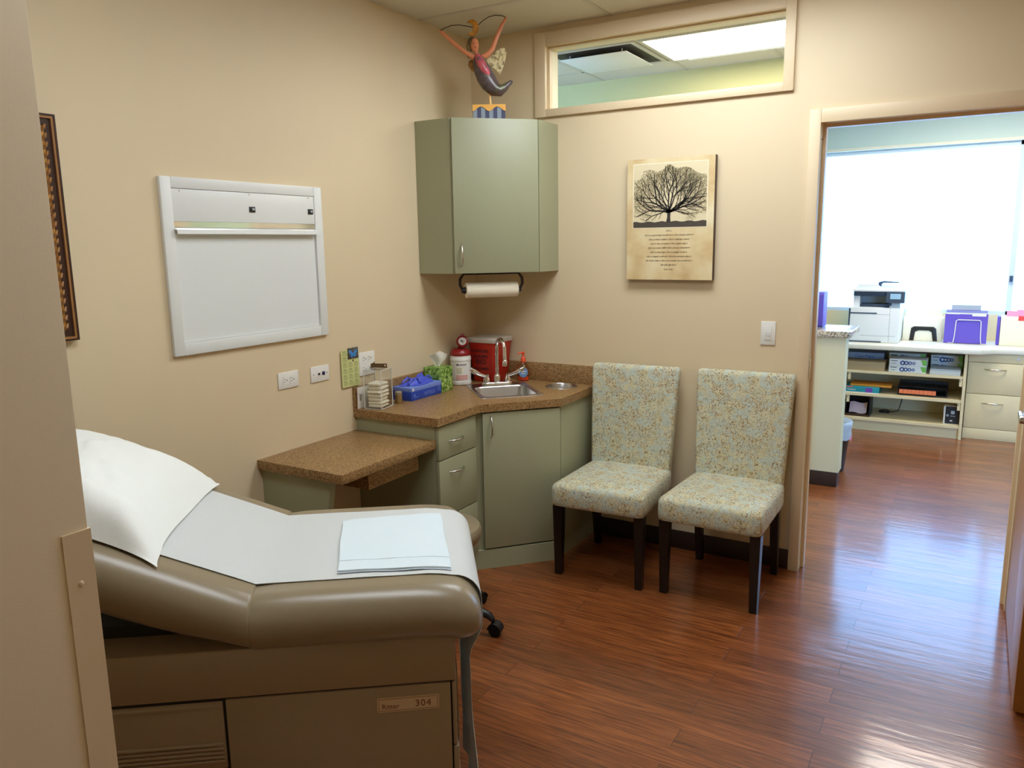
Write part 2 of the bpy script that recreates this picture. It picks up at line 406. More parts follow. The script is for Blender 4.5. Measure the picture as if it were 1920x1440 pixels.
    def build(s, name, parent=None, world=False, smooth=40, label=None):
        if world and parent is not None:
            bmesh.ops.transform(s.bm, matrix=rootmtx(parent).inverted(), verts=s.bm.verts)
        me = bpy.data.meshes.new(name); s.bm.to_mesh(me); s.bm.free()
        for m in s.mats: me.materials.append(m)
        for p in me.polygons: p.use_smooth = True
        me.set_sharp_from_angle(angle=math.radians(smooth))
        o = bpy.data.objects.new(name, me); COL.objects.link(o)
        if parent is not None: o.parent = parent
        if label: o['label'] = label
        return o

def rootmtx(o):
    m = Matrix.Translation(o.location) @ o.rotation_euler.to_matrix().to_4x4()
    return rootmtx(o.parent) @ m if o.parent else m

def thing(name, label, cat, loc=(0, 0, 0), rz=0., group=None):
    o = bpy.data.objects.new(name, None); COL.objects.link(o)
    o.location = loc; o.rotation_euler = (0, 0, rz); o.empty_display_size = .05
    o['label'] = label; o['category'] = cat
    if group: o['group'] = group
    return o

def tag(o, label, cat, group=None):
    o['label'] = label; o['category'] = cat
    if group: o['group'] = group
    return o

def struct(o):
    o['kind'] = 'structure'; return o

def place(b, name, loc, label, cat, rz=0., group=None, smooth=40):
    """single-mesh thing; b is in world coordinates unless rz given as local"""
    bmesh.ops.translate(b.bm, vec=-Vector(loc), verts=b.bm.verts)
    o = b.build(name, smooth=smooth); o.location = loc
    return tag(o, label, cat, group)

def rrect(x0, x1, y0, y1, r, n=5):
    pts = []
    for cx, cy, a in ((x1-r, y1-r, 0), (x0+r, y1-r, PI/2), (x0+r, y0+r, PI), (x1-r, y0+r, 1.5*PI)):
        for k in range(n+1):
            pts.append((cx+r*math.cos(a+k*PI/2/n), cy+r*math.sin(a+k*PI/2/n)))
    return pts

def arc(c, r, a0, a1, n, ax, ay):
    c = Vector(c); ax = Vector(ax); ay = Vector(ay)
    return [c+ax*r*math.cos(a0+(a1-a0)*k/n)+ay*r*math.sin(a0+(a1-a0)*k/n) for k in range(n+1)]

def bow_handle(b, p0, p1, out, r=.0045):
    """bowed bar pull between p0 and p1 standing off along out"""
    p0 = Vector(p0); p1 = Vector(p1); out = Vector(out)
    pts = [p0+(p1-p0)*t+out*math.sin(PI*t)**.6*.026 for t in [k/14 for k in range(15)]]
    b.tube(pts, [r*(.75+.45*math.sin(PI*k/14)) for k in range(15)], 10)
    return b

HC = 2.7476     # ceiling height
WT = .125       # wall thickness

# ------------------------------------------------------------------ room shell
b = B().use(M['floor']); b.box(-1.4, 4.6, -5.1, 4.15, -.06, 0)
struct(b.build('floor'))
b = B().use(M['ceiling']); b.box(-1.4, 4.6, -5.1, 4.15, HC, HC+.08)
struct(b.build('ceiling'))
# suspended grid, both sides of the back wall
b = B().use(M['tbar'])
for k in range(0, 2):
    x = .848+1.22*k
    if 0 < x < 3.2: b.box(x-.012, x+.012, -4.9, -.002, HC-.002, HC)
for k in range(0, 8):
    y = -.47-.61*k
    b.box(.002, 3.2, y-.012, y+.012, HC-.002, HC)
struct(b.build('trim_1'))
b = B().use(M['tbar'])
for k in range(-3, 6):
    b.box(.775+.61*k-.012, .775+.61*k+.012, .13, 1.448, HC-.002, HC)
for y in (.51, 1.12):
    b.box(-1.15, 4.3, y-.012, y+.012, HC-.002, HC)
struct(b.build('trim_2'))

b = B().use(M['wall']); b.box(-.12, 0, -4.9, 0, 0, HC); struct(b.build('wall_left'))
b = B().use(M['wall'])
# openings: transom .478-1.712 x 2.325-2.648 ; doorway 1.855-2.78 x 0-2.17
TX0, TX1, TZ0, TZ1 = .478, 1.712, 2.325, 2.650
DX0, DX1, DZ = 1.875, 2.757, 2.144
b.box(-.12, TX0, 0, WT, 0, HC); b.box(TX0, TX1, 0, WT, 0, TZ0); b.box(TX0, TX1, 0, WT, TZ1, HC)
b.box(TX1, DX0, 0, WT, 0, HC); b.box(DX0, DX1, 0, WT, DZ, HC); b.box(DX1, 3.2, 0, WT, 0, HC)
struct(b.build('wall_back'))
b = B().use(M['wall']); b.box(3.2, 3.3, -4.9, 0, 0, HC); struct(b.build('wall_right'))
b = B().use(M['wall']); b.box(-.12, 3.3, -5.0, -4.9, 0, HC); struct(b.build('wall_front'))
# wall end next to the camera, with a painted corner guard
b = B().use(M['wall']); b.box(1.32, 1.441, -4.9, -3.243, 0, HC, bev=.002); struct(b.build('wall_near'))
b = B().use(M['trim']); b.box(1.441, 1.4435, -3.283, -3.2430, .0, 1.22); b.box(1.36, 1.4435, -3.2430, -3.2405, .0, 1.22)
g = b.build('trim_3'); struct(g)
b = B().use(M['trim']); b.sphere((1.4435, -3.264, 1.142), (.002, .0045, .0045), 12, 8); b.build('screw', g)
# corridor and office shell
b = B().use(M['wall_green']); b.box(-1.2, 1.60, 1.45, 1.57, 0, HC); struct(b.build('wall_corridor'))
b = B().use(M['wall_green']); b.box(-1.3, -1.2, .125, 4.05, 0, HC); struct(b.build('wall_corridor_left'))
b = B().use(M['wall_green']); b.box(4.4, 4.5, .125, 4.05, 0, HC); struct(b.build('wall_corridor_right'))
b = B().use(M['wall_halfw']); b.box(1.60, 1.845, 1.50, 1.63, .10, 1.0); hw = struct(b.build('wall_half'))
b = B().use(M['cove']); b.box(1.60, 1.838, 1.498, 1.62, 0, .10, bev=.002); struct(b.build('baseboard_half'))
WX0, WX1, WZ0, WZ1 = .9, 4.2, .97, 2.40
b = B().use(M['wall_mint'])
b.box(-1.2, WX0, 3.95, 4.05, 0, HC); b.box(WX0, WX1, 3.95, 4.05, WZ1, HC); b.box(WX1, 4.4, 3.95, 4.05, 0, HC)
b.use(M['beige']).box(WX0, WX1, 3.95, 4.05, 0, WZ0)
struct(b.build('wall_far'))
# office window
b = B().use(M['winframe'])
b.box(WX0, WX1, 3.955, 4.04, WZ0, WZ0+.03)
b.box(WX0, WX1, 3.955, 4.04, WZ1-.035, WZ1)
for x in (WX0, 2.765, WX1-.04): b.box(x, x+.04, 3.955, 4.04, WZ0, WZ1)
w = struct(b.build('window_1'))
b = B().use(M['glass']); b.box(WX0+.04, 2.765, 3.99, 3.996, WZ0+.03, WZ1-.035); b.box(2.805, WX1-.04, 3.99, 3.996, WZ0+.03, WZ1-.035); b.build('pane', w)
b = B().use(M['printer_d']); b.box(2.772, 2.797, 3.925, 3.955, 1.25, 1.30, bev=.004); b.build('window_latch', w)
b = B().use(M['whiteline']); b.box(WX0-.04, WX1+.04, 3.90, 3.95, WZ1-.002, WZ1+.022); struct(b.build('trim_4'))
# transom window: casing, reveal, stop and pane
b = B().use(M['trim'])
cx0, cx1, cz0, cz1 = .4174, 1.7541, 2.2897, 2.715
b.box(cx0, TX0+.004, -.02, 0, cz0, cz1, bev=.002); b.box(TX1-.004, cx1, -.02, 0, cz0, cz1, bev=.002)
b.box(TX0+.004, TX1-.004, -.0195, 0, cz0, TZ0+.004, bev=.002); b.box(TX0+.004, TX1-.004, -.0195, 0, TZ1-.004, cz1, bev=.002)
w = struct(b.build('window_2'))
b = B().use(M['trim'])
b.box(TX0, TX0+.012, .02, .05, TZ0, TZ1); b.box(TX1-.012, TX1, .02, .05, TZ0, TZ1); b.box(TX0+.012, TX1-.012, .02, .05, TZ0, TZ0+.01); b.box(TX0+.012, TX1-.012, .02, .05, TZ1-.01, TZ1)
b.build('glazing_bead', w)
b = B().use(M['glass']); b.box(TX0+.001, TX1-.001, .052, .058, TZ0+.001, TZ1-.001); b.build('pane', w)
b = B().use(M['whiteline']); b.box(TX0, TX0+.006, .06, .125, TZ0, TZ1); b.box(TX0, TX1, .06, .125, TZ1-.006, TZ1); b.build('reveal_lining', w)
# door frame
b = B().use(M['trim'])
b.box(1.8326, DX0+.006, -.02, 0, 0, 2.1966, bev=.002); b.box(DX1-.006, DX1+.045, -.02, 0, 0, 2.1966, bev=.002); b.box(DX0+.006, DX1-.006, -.0195, 0, DZ-.006, 2.1966, bev=.002)
b.box(DX0, DX0+.006, 0, WT, 0, DZ); b.box(DX1-.006, DX1, 0, WT, 0, DZ); b.box(DX0+.006, DX1-.006, 0, WT, DZ-.006, DZ)
b.box(DX0+.006, DX0+.02, .055, .095, 0, DZ-.006); b.box(DX1-.02, DX1-.006, .055, .095, 0, DZ-.006); b.box(DX0+.02, DX1-.02, .055, .095, DZ-.02, DZ-.006)
f = struct(b.build('trim_5'))
b = B().use(M['trim']); b.box(DX0+.006, DX0+.009, .005, .048, .965, 1.06, bev=.001); b.build('strike_plate', f)
b = B().use(M['brass']); b.sphere((DX0+.008, .03, 2.07), (.003, .005, .005)); b.build('screw', f)
# open door leaf on the right jamb
dl = struct(thing('door_1', 'x', 'x', (2.755, -.03, .020)))
for k in ('label', 'category'): del dl[k]
b = B().use(M['door']); b.box(0, .044, -.872, 0, 0, 2.105, bev=.002); b.use(M['dooredge']).box(.001, .043, -.8745, -.872, .0, 2.105); b.build('leaf', dl)
b = B().use(M['chrome']); b.lathe([(.026, 0), (.026, .008), (.012, .012), (.010, .045)], n=20)
bmesh.ops.transform(b.bm, matrix=Matrix.Translation((0, -.80, 1.0)) @ Matrix.Rotation(-PI/2, 4, 'Y'), verts=b.bm.verts)
b.box(-.062, -.040, -.812, -.69, .989, 1.011, bev=.005); b.build('lever_handle', dl)
# baseboards
b = B().use(M['cove']); b.box(.79, 1.832, -.008, 0, 0, .10, bev=.002); struct(b.build('baseboard_back'))
b = B().use(M['cove']); b.box(0, .008, -4.9, -1.09, 0, .10, bev=.002); struct(b.build('baseboard_left'))
b = B().use(M['cove']); b.box(3.192, 3.2, -4.9, 0, 0, .10, bev=.002); struct(b.build('baseboard_right'))

# ------------------------------------------------------------------ lights of the place and an added office fill
def troffer(x0, x1, y0, y1, label, m):
    t = thing('ceiling_light', label, 'light', ((x0+x1)/2, (y0+y1)/2, HC))
    b = B().use(M['tbar']); w = .02
    b.box(x0, x1, y0, y0+w, HC-.012, HC); b.box(x0, x1, y1-w, y1, HC-.012, HC); b.box(x0, x0+w, y0+w, y1-w, HC-.012, HC); b.box(x1-w, x1, y0+w, y1-w, HC-.012, HC)
    b.build('frame', t, True)
    b = B().use(m); b.box(x0+w, x1-w, y0+w, y1-w, HC-.008, HC-.002); b.build('diffuser', t, True)
troffer(.787, 2.0, .52, 1.11, 'bright fluorescent ceiling panel seen through the high window', M['lamp2'])
troffer(.862, 2.054, -1.066, -.484, 'fluorescent ceiling panel of the exam room nearest the back wall', M['lamp'])
troffer(.862, 2.054, -2.896, -2.314, 'fluorescent ceiling panel of the exam room above the exam table', M['lamp_dim'])
troffer(2.0, 3.22, 2.34, 2.93, 'added unseen fill panel on the office ceiling in front of the far window', M['office_fill'])  # panel added out of view to brighten and warm the office
# square air diffuser beside the corridor light
t = thing('ceiling_vent', 'square white ceiling air diffuser seen through the high window', 'vent', (.47, .815, HC))
b = B().use(M['tbar']); x0, x1, y0, y1 = .18, .76, .525, 1.105
for q in ((x0, x1, y0, y0+.03), (x0, x1, y1-.03, y1), (x0, x0+.03, y0+.03, y1-.03), (x1-.03, x1, y0+.03, y1-.03)): b.box(*q, HC-.008, HC-.001)
b.build('frame', t, True)
b = B().use(M['slot']); b.box(x0+.03, x1-.03, y0+.03, y1-.03, HC-.004, HC-.001); b.build('throat', t, True)
b = B().use(M['plastic_w']); b.box(x0+.075, x1-.075, y0+.075, y1-.075, HC-.035, HC-.03, bev=.001)
for x in (x0+.12, x1-.12):
    for y in (y0+.12, y1-.12): b.cyl((x, y, HC-.031), (x, y, HC-.003), .004, n=8)
b.build('plaque', t, True)

# ------------------------------------------------------------------ wall items, left wall
def plate_left(name, label, y0, y1, z0, z1, kind):
    t = thing(name, label, 'outlet' if kind != 'data' else 'jack plate', (0, (y0+y1)/2, (z0+z1)/2))
    b = B().use(M['plastic_w']); b.box(.0, .006, y0, y1, z0, z1, bev=.0025); b.build('plate', t, True)
    yc, zc = (y0+y1)/2, (z0+z1)/2
    if kind == 'duplex':
        for dy in (-.0195, .0195):
            b = B().use(M['plastic_w']); b.prism(rrect(-.0145, .0145, -.017, .017, .009), .0058, .0075, Matrix(((0, 0, 1, 0), (1, 0, 0, yc+dy), (0, 1, 0, zc), (0, 0, 0, 1)))); r = b.build('receptacle', t, True)
            b = B().use(M['slot'])
            b.box(.0074, .0078, yc+dy-.008, yc+dy-.0005, zc+.005, zc+.0072); b.box(.0074, .0078, yc+dy-.008, yc+dy-.0015, zc-.0072, zc-.005)
            b.cyl((.0074, yc+dy+.008, zc), (.0078, yc+dy+.008, zc), .0028, n=10); b.build('slot', r, True)
    elif kind == 'quad':
        for dz in (-.024, .024):
            for dy in (-.0195, .0195):
                b = B().use(M['plastic_w']); b.prism(rrect(-.0145, .0145, -.015, .015, .009), .0058, .0075, Matrix(((0, 0, 1, 0), (1, 0, 0, yc+dy), (0, 1, 0, zc+dz), (0, 0, 0, 1)))); r = b.build('receptacle', t, True)
                b = B().use(M['slot'])
                b.box(.0074, .0078, yc+dy-.008, yc+dy-.0005, zc+dz+.005, zc+dz+.0072); b.box(.0074, .0078, yc+dy-.008, yc+dy-.0015, zc+dz-.0072, zc+dz-.005)
                b.cyl((.0074, yc+dy+.008, zc+dz), (.0078, yc+dy+.008, zc+dz), .0028, n=10); b.build('slot', r, True)
    else:
        b = B().use(M['slot']); b.cyl((.0058, yc-.010, zc), (.012, yc-.010, zc), .005, n=12); b.build('coaxial_jack', t, True)
        b = B().use(M['navy']); b.box(.0058, .009, yc+.012, yc+.028, zc-.008, zc+.008, bev=.001); b.build('network_jack', t, True)
        for q in (-.042, .042):
            b = B().use(M['nickel']); b.cyl((.0058, yc+q, zc), (.0068, yc+q, zc), .003, n=10); b.build('screw', t, True)
    return t
plate_left('power_outlet', 'white sideways duplex power outlet below the x-ray viewer', -1.5567, -1.4413, 1.0222, 1.0932, 'duplex')
plate_left('data_outlet', 'white wall plate with a small navy data jack', -1.3662, -1.2521, 1.0212, 1.0923, 'data')
plate_left('power_outlet', 'white square power outlet half hidden behind the clear acrylic box', -1.047, -.933, 1.003, 1.117, 'quad')

# x-ray viewer
t = thing('x_ray_viewer', 'white two-bay x-ray film viewer set in the left wall', 'x-ray viewer', (0, -1.65, 1.555))
Y0, Y1, Z0, Z1 = -2.05, -1.25, 1.23, 1.88
b = B().use(M['viewframe']); c = .018
b.box(0, c, Y0, Y0+.046, Z0, Z1, bev=.004); b.box(0, c, Y1-.046, Y1, Z0, Z1, bev=.004)
b.box(0, c-.001, Y0+.046, Y1-.046, Z0, Z0+.045, bev=.002); b.box(0, c-.001, Y0+.046, Y1-.046, Z1-.04, Z1, bev=.002)
b.build('frame', t, True)
b = B().use(M['viewframe']); b.box(0, .014, Y0+.047, Y1-.047, 1.722, 1.8385, bev=.001)
b.use(M['nickel'])
for y in (-1.97, -1.65, -1.33): b.cyl((.014, y, 1.832), (.0146, y, 1.832), .003, n=8)
b.build('control_panel', t, True)
for y in (-1.64, -1.32):
    b = B().use(M['plastic_k']); b.box(.0135, .018, y-.014, y+.014, 1.763, 1.785, bev=.001); s_ = b.build('rocker_switch', t, True)
    b = B().use(M['filegrey']); b.box(.0178, .0183, y-.001, y+.010, 1.771, 1.779); b.build('switch_mark', s_, True)
b = B().use(M['viewscreen']); b.box(0, .008, Y0+.047, Y1-.047, 1.276, 1.722); b.build('viewing_panel', t, True)
b = B().use(M['chrome']); b.box(.008, .0125, Y0+.048, Y1-.048, 1.700, 1.7215); b.build('reflector_strip', t, True)
b = B().use(M['viewframe'])
b.prism([(.008, 1.700), (.034, 1.692), (.036, 1.676), (.033, 1.676), (.031, 1.688), (.008, 1.694)], Y0+.044, Y1-.044, Matrix(((1, 0, 0, 0), (0, 0, 1, 0), (0, 1, 0, 0), (0, 0, 0, 1))))
b.build('film_clip_rail', t, True)

# gilt picture frame, partly hidden by the near wall end
t = thing('picture_frame', 'gilt carved picture frame cut off by the near wall edge', 'picture', (0, -2.70, 1.687))
Y0, Y1, Z0, Z1 = -3.0, -2.402, 1.335, 2.04
def ring4(b, i0, i1, x0, x1):
    b.box(x0, x1, Y0+i0, Y1-i0, Z1-i1, Z1-i0); b.box(x0, x1, Y0+i0, Y1-i0, Z0+i0, Z0+i1)
    b.box(x0, x1, Y0+i0, Y0+i1, Z0+i1, Z1-i1); b.box(x0, x1, Y1-i1, Y1-i0, Z0+i1, Z1-i1)
b = B().use(M['framedark']); ring4(b, 0, .006, 0, .026); b.use(M['framewood']); ring4(b, .006, .013, 0, .024); b.use(M['framedark']); ring4(b, .013, .036, 0, .018); b.build('outer_moulding', t, True)
b = B().use(M['gold']); ring4(b, .036, .075, 0, .019); b.build('gilt_inner_moulding', t, True)
b = B().use(M['framewood'])
n = 24
for k in range(n):
    z = Z0+.03+(Z1-Z0-.06)*(k+.5)/n
    for y in (Y1-.040, Y0+.040):
        b.tube([(.02, y-.008, z-.012), (.027, y, z), (.02, y+.009, z+.012)], [.003, .0055, .003], 8)
for k in range(18):
    y = Y0+.05+(Y1-Y0-.10)*(k+.5)/18
    for z in (Z0+.040, Z1-.040):
        b.tube([(.02, y-.012, z-.008), (.027, y, z), (.02, y+.012, z+.009)], [.003, .0055, .003], 8)
b.build('rope_carving', t, True)
b = B().use(M['painting']); b.box(0, .012, Y0+.075, Y1-.075, Z0+.075, Z1-.075); b.build('painting', t, True)

# calendar card with butterfly magnet
t = thing('wall_calendar', 'small pale green calendar card with a butterfly magnet on the left wall', 'calendar', (0, -1.11, 1.05))
b = B().use(M['calendar']); b.box(.007, .0085, -1.172, -1.052, .966, 1.142, mtx=None); b.build('card', t, True)
b = B().use(M['calink'])
for i in range(3):
    for j in range(6):
        if i > 0 and j > 3: continue
        yy = -1.165+i*.038; zz = .972+j*.0285
        b.use(M['ink_k']).box(.0085, .0087, yy+.004, yy+.024, zz+.0205, zz+.0225)
        b.use(M['calink'])
        for r in range(4): b.box(.0085, .0087, yy+.002, yy+.031, zz+.002+r*.0045, zz+.0034+r*.0045)
b.use(M['ink_k']).sphere((.0088, -1.092, 1.088), (.0006, .004, .006), 10, 6)
b.build('printed_months', t, True)
b = B().use(M['magnet_k']); b.box(.0085, .0115, -1.128, -1.056, 1.098, 1.150, bev=.001); m_ = b.build('butterfly_magnet', t, True)
b = B().use(M['butterfly'])
mt = Matrix(((0, 0, 1, .0113), (1, 0, 0, -1.092), (0, 1, 0, 1.124), (0, 0, 0, 1)))
for s_ in (-1, 1):
    b.prism([(0, -.002), (s_*.010, .010), (s_*.027, .018), (s_*.026, .004), (s_*.016, -.004), (s_*.018, -.016), (s_*.006, -.019), (0, -.008)][::s_], 0, .0006, mt)
b.build('butterfly_wings', m_, True)

# light switch on back wall
t = thing('light_switch', 'white rocker light switch plate beside the doorway', 'light switch', (1.687, 0, 1.179))
b = B().use(M['plastic_w']); b.box(1.6522, 1.7221, -.006, 0, 1.1221, 1.2365, bev=.0025); b.build('plate', t, True)
b = B().use(M['plastic_w']); b.box(1.671, 1.703, -.0085, -.005, 1.146, 1.212, bev=.001)
b.use(M['filegrey']); b.box(1.676, 1.698, -.0089, -.0084, 1.178, 1.180); b.box(1.677, 1.684, -.0089, -.0084, 1.164, 1.170); b.box(1.689, 1.697, -.0089, -.0084, 1.164, 1.170); b.build('rocker', t, True)

# ------------------------------------------------------------------ tree canvas
CX0, CX1, CZ0, CZ1 = .9638, 1.4146, 1.4314, 2.0324
t = thing('canvas_wall_art', 'parchment canvas print of a spreading bare tree with script verses', 'wall art', (1.189, 0, 1.732))
b = B().use(M['canvasedge']); b.box(CX0, CX1, -.034, -.0, CZ0, CZ1, bev=.002); b.build('stretched_canvas', t, True)
b = B().use(M['parch']); b.box(CX0, CX1-.001, -.0352, -.034, CZ0+.001, CZ1); b.build('parchment_face', t, True)
PX0, PX1, PZ1, PZ0 = CX0+.034, CX1-.036, CZ1-.026, CZ1-.338
yf = -.0352
b = B().use(M['whiteline']); b.box(PX0-.003, PX1+.003, yf-.0004, yf, PZ0-.003, PZ1+.003)
b.use(M['photo']); b.box(PX0, PX1, yf-.0007, yf-.0003, PZ0, PZ1)
b.use(M['groundp'])
pts = [(PX0, PZ0), (PX1, PZ0)] + [(PX1-(PX1-PX0)*k/20, PZ0+.028+.003*math.sin(k*1.7)) for k in range(21)]
xz = Matrix(((1, 0, 0, 0), (0, 0, -1, yf-.0006), (0, 1, 0, 0), (0, 0, 0, 1)))
b.prism(pts, 0, .0004, xz)
b.build('photograph', t, True)
b = B()
rnd = random.Random(11)
segs = []
tcx, tcz = PX0+(PX1-PX0)*.485, PZ0+.15
def inside(x, z):
    if not (PX0+.002 < x < PX1-.002 and PZ0+.03 < z < PZ1-.004): return False
    e = ((x-tcx)/(.245))**2+((z-tcz)/(.142))**2
    return e < 1.0+.12*math.sin(x*60)+.10*math.sin(z*83+x*31)
def grow(x, z, a, w, ln, d):
    steps = 4
    for k in range(steps):
        a += rnd.uniform(-.16, .16)+ (.05 if a < PI/2 else -.05)*(1 if d > 1 else 0)
        x2 = x+math.cos(a)*ln/steps; z2 = z+math.sin(a)*ln/steps
        if not inside(x2, z2) and d > 0: return
        w2 = w*(.93)
        segs.append((x, z, x2, z2, w, w2, d)); x, z, w = x2, z2, w2
        if d >= 1 and d < 6 and rnd.random() < .72:
            grow(x, z, a+rnd.choice((-1, 1))*rnd.uniform(.35, .95), w*.55, ln*.68, d+1)
    if d < 6:
        for q in (-1, 1): grow(x, z, a+q*rnd.uniform(.2, .55), w*.7, ln*.78, d+1)
bx, bz = PX0+(PX1-PX0)*.49, PZ0+.028
segs.append((bx, bz-.004, bx+.002, bz+.022, .030, .020, 0)); segs.append((bx+.002, bz+.022, bx+.002, bz+.05, .020, .024, 0))
for a, w, ln in ((2.95, .013, .10), (2.70, .012, .10), (2.35, .011, .095), (2.0, .010, .095), (1.72, .011, .10), (1.45, .011, .10), (1.12, .010, .095), (.80, .011, .095), (.48, .012, .10), (.22, .012, .10)):
    grow(bx+.002, bz+.045, a, w, ln, 1)
rnd.shuffle(segs)
segs.sort(key=lambda q: q[6] >= 4)
segs = segs[:9000]
segs.sort(key=lambda q: -q[6])
for (x, z, x2, z2, w, w2, d) in segs:
    b.use(M['twig'] if d >= 4 else M['bark'])
    dx, dz = x2-x, z2-z; L_ = math.hypot(dx, dz) or 1; nx, nz = -dz/L_, dx/L_
    w = max(w*.78, .0009); w2 = max(w2*.78, .0008)
    yy = yf-.0012-(.0003 if d < 4 else 0)
    vs = [b.bm.verts.new(p) for p in ((x-nx*w/2, yy, z-nz*w/2), (x2-nx*w2/2, yy, z2-nz*w2/2), (x2+nx*w2/2, yy, z2+nz*w2/2), (x+nx*w/2, yy, z+nz*w/2))]
    fc = b.bm.faces.new(vs); fc.material_index = b.cur
b.build('printed_tree', t, True)
b = B().use(M['ink'])
lines = ["Life is...", "Life is an opportunity, benefit from it. Life is beauty, admire it.", "Life is a dream, realize it. Life is a challenge, meet it.", "Life is a duty, complete it. Life is a game, play it.",
         "Life is a promise, fulfill it. Life is sorrow, overcome it.", "Life is a song, sing it. Life is a struggle, accept it.", "Life is a tragedy, confront it. Life is an adventure, dare it.",
         "Life is luck, make it. Life is too precious, do not destroy it.", "Life is life, fight for it.", "Mother Teresa"]
zl = PZ0-.021
for k, l in enumerate(lines):
    b.text(l, .0122 if k not in (0, 9) else (.0135 if k == 0 else .009), ((PX0+PX1)/2, yf-.0004, zl-k*.0212), (1, 0, 0), (0, 0, 1), 'CENTER', .0002, .35, .88)
b.build('printed_verses', t, True)

# ------------------------------------------------------------------ corner casework
CT = .8536
poly = [(0, -1.098), (.50, -1.098), (.50, -.752), (.785, -.437), (.785, 0), (0, 0)]
SKC, SKU, SKV = Vector((.40, -.36, 0)), Vector((.7071, .7071, 0)), Vector((-.7071, .7071, 0))   # sink frame: along / towards corner
skm = Matrix(((SKU.x, SKV.x, 0, SKC.x), (SKU.y, SKV.y, 0, SKC.y), (0, 0, 1, 0), (0, 0, 0, 1)))
def sk(x, y): return tuple((skm @ Vector((x, y, 0)))[:2])
hole1 = [sk(*p) for p in rrect(-.15, .15, -.185, .185, .03)]
HCX, HCY, HR = .628, -.126, .080
hole2 = [(HCX+HR*math.cos(2*PI*k/32), HCY+HR*math.sin(2*PI*k/32)) for k in range(32)]
t = thing('countertop', 'brown speckled corner countertop with backsplash around the sink', 'countertop', (.3, -.5, CT))
b = B().use(M['counter']); b.prism(poly, .815, CT, holes=(hole1, hole2)); b.build('worktop', t, True, smooth=30)
b = B().use(M['counter']); b.box(0, .019, -1.098, 0, CT, .957, bev=.002); b.box(.019, .785, -.019, 0, CT, .957, bev=.002); b.build('backsplash', t, True)

t = thing('base_cabinet', 'sage green corner base cabinet with three drawers and a diagonal door', 'cabinet', (.35, -.5, 0))
body = [(.002, -1.08), (.468, -1.08), (.468, -.742), (.753, -.425), (.753, -.002), (.002, -.002)]
kick = [(.002, -1.08), (.42, -1.08), (.42, -.70), (.735, -.36), (.735, -.002), (.002, -.002)]
b = B().use(M['sage']); b.prism(body, .10, .8148, holes=([sk(*p) for p in rrect(-.16, .16, -.20, .20, .03)], [(HCX+.1*math.cos(-2*PI*k/24), HCY+.1*math.sin(2*PI*k/24)) for k in range(24)])); b.build('carcass', t, True, smooth=20)
b = B().use(M['sage'])
kickp = [(.002, -1.08), (.47, -1.08), (.47, -.765), (.765, -.455), (.768, -.002), (.002, -.002)]
b.prism(kickp, 0, .0995); b.build('toe_kick', t, True, smooth=20)
for z0, z1 in ((.650, .806), (.372, .645), (.105, .367)):
    b = B().use(M['sage']); b.box(.469, .487, -1.078, -.771, z0, z1, bev=.0015); d = b.build('drawer', t, True)
    b = B().use(M['nickel']); zc = z1-.066 if z1 < .8 else .728
    bow_handle(b, (.487, -.998, zc), (.487, -.886, zc), (1, 0, 0)); b.build('handle', d, True)
# diagonal door
A0, A1 = Vector((.475, -.735, 0)), Vector((.762, -.416, 0))
dv = (A1-A0).normalized(); nv = Vector((dv.y, -dv.x, 0)); Ld = (A1-A0).length
dm = Matrix(((dv.x, nv.x, 0, A0.x), (dv.y, nv.y, 0, A0.y), (0, 0, 1, 0), (0, 0, 0, 1)))
b = B().use(M['sage']); b.box(.020, Ld-.002, .004, .022, .108, .806, bev=.0015, mtx=dm); d = b.build('door', t, True)
b = B().use(M['nickel']); bow_handle(b, dm @ Vector((.062, .022, .685)), dm @ Vector((.062, .022, .790)), nv); b.build('handle', d, True)
b = B().use(M['sage']); b.box(.752, .770, -.413, -.004, .10, .812, bev=.001); b.build('side_panel', t, True)

# wall cabinet
t = thing('wall_cabinet', 'sage green corner wall cabinet with one diagonal door', 'cabinet', (.3, -.3, 1.476))
wz0, wz1 = 1.4763, 2.2463
b = B().use(M['sage']); b.prism([(.001, -.001), (.001, -.537), (.214, -.537), (.536, -.214), (.548, -.214), (.548, -.001)], wz0, wz1); b.build('carcass', t, True, smooth=20)
A0, A1 = Vector((.222, -.541, 0)), Vector((.549, -.224, 0))
dv = (A1-A0).normalized(); nv = Vector((dv.y, -dv.x, 0)); Ld = (A1-A0).length
dm = Matrix(((dv.x, nv.x, 0, A0.x), (dv.y, nv.y, 0, A0.y), (0, 0, 1, 0), (0, 0, 0, 1)))
b = B().use(M['sage']); b.box(.006, Ld-.004, -.008, .009, wz0+.001, wz1-.001, bev=.0015, mtx=dm); d = b.build('door', t, True)
b = B().use(M['nickel']); bow_handle(b, dm @ Vector((.042, .009, 1.515)), dm @ Vector((.042, .009, 1.625)), nv); b.build('handle', d, True)

# paper towel holder and roll beneath
TU = Vector((.7071, .7071, 0)); TN = Vector((.7071, -.7071, 0)); TC = Vector((.322, -.338, 1.386))
t = thing('paper_towel_holder', 'dark curved paper towel holder under the wall cabinet', 'towel holder', (.322, -.338, wz0))
b = B().use(M['wire'])
for s_ in (-1, 1):
    p = [TC+TU*s_*.156, TC+TU*s_*.170+Vector((0, 0, .03)), TC+TU*s_*.168+Vector((0, 0, .06)), TC+TU*s_*.150+Vector((0, 0, .084))]
    b.tube(p, [.006, .008, .008, .006], 8)
b.box(TC.x-.02, TC.x+.02, TC.y-.02, TC.y+.02, wz0-.006, wz0-.0005)
b.cyl(TC+TU*-.162, TC+TU*.162, .007, n=10)
b.tube([TC+TU*-.152+Vector((0, 0, .085)), TC+TU*.152+Vector((0, 0, .085))], .005, 8)
b.build('bracket', t, True)
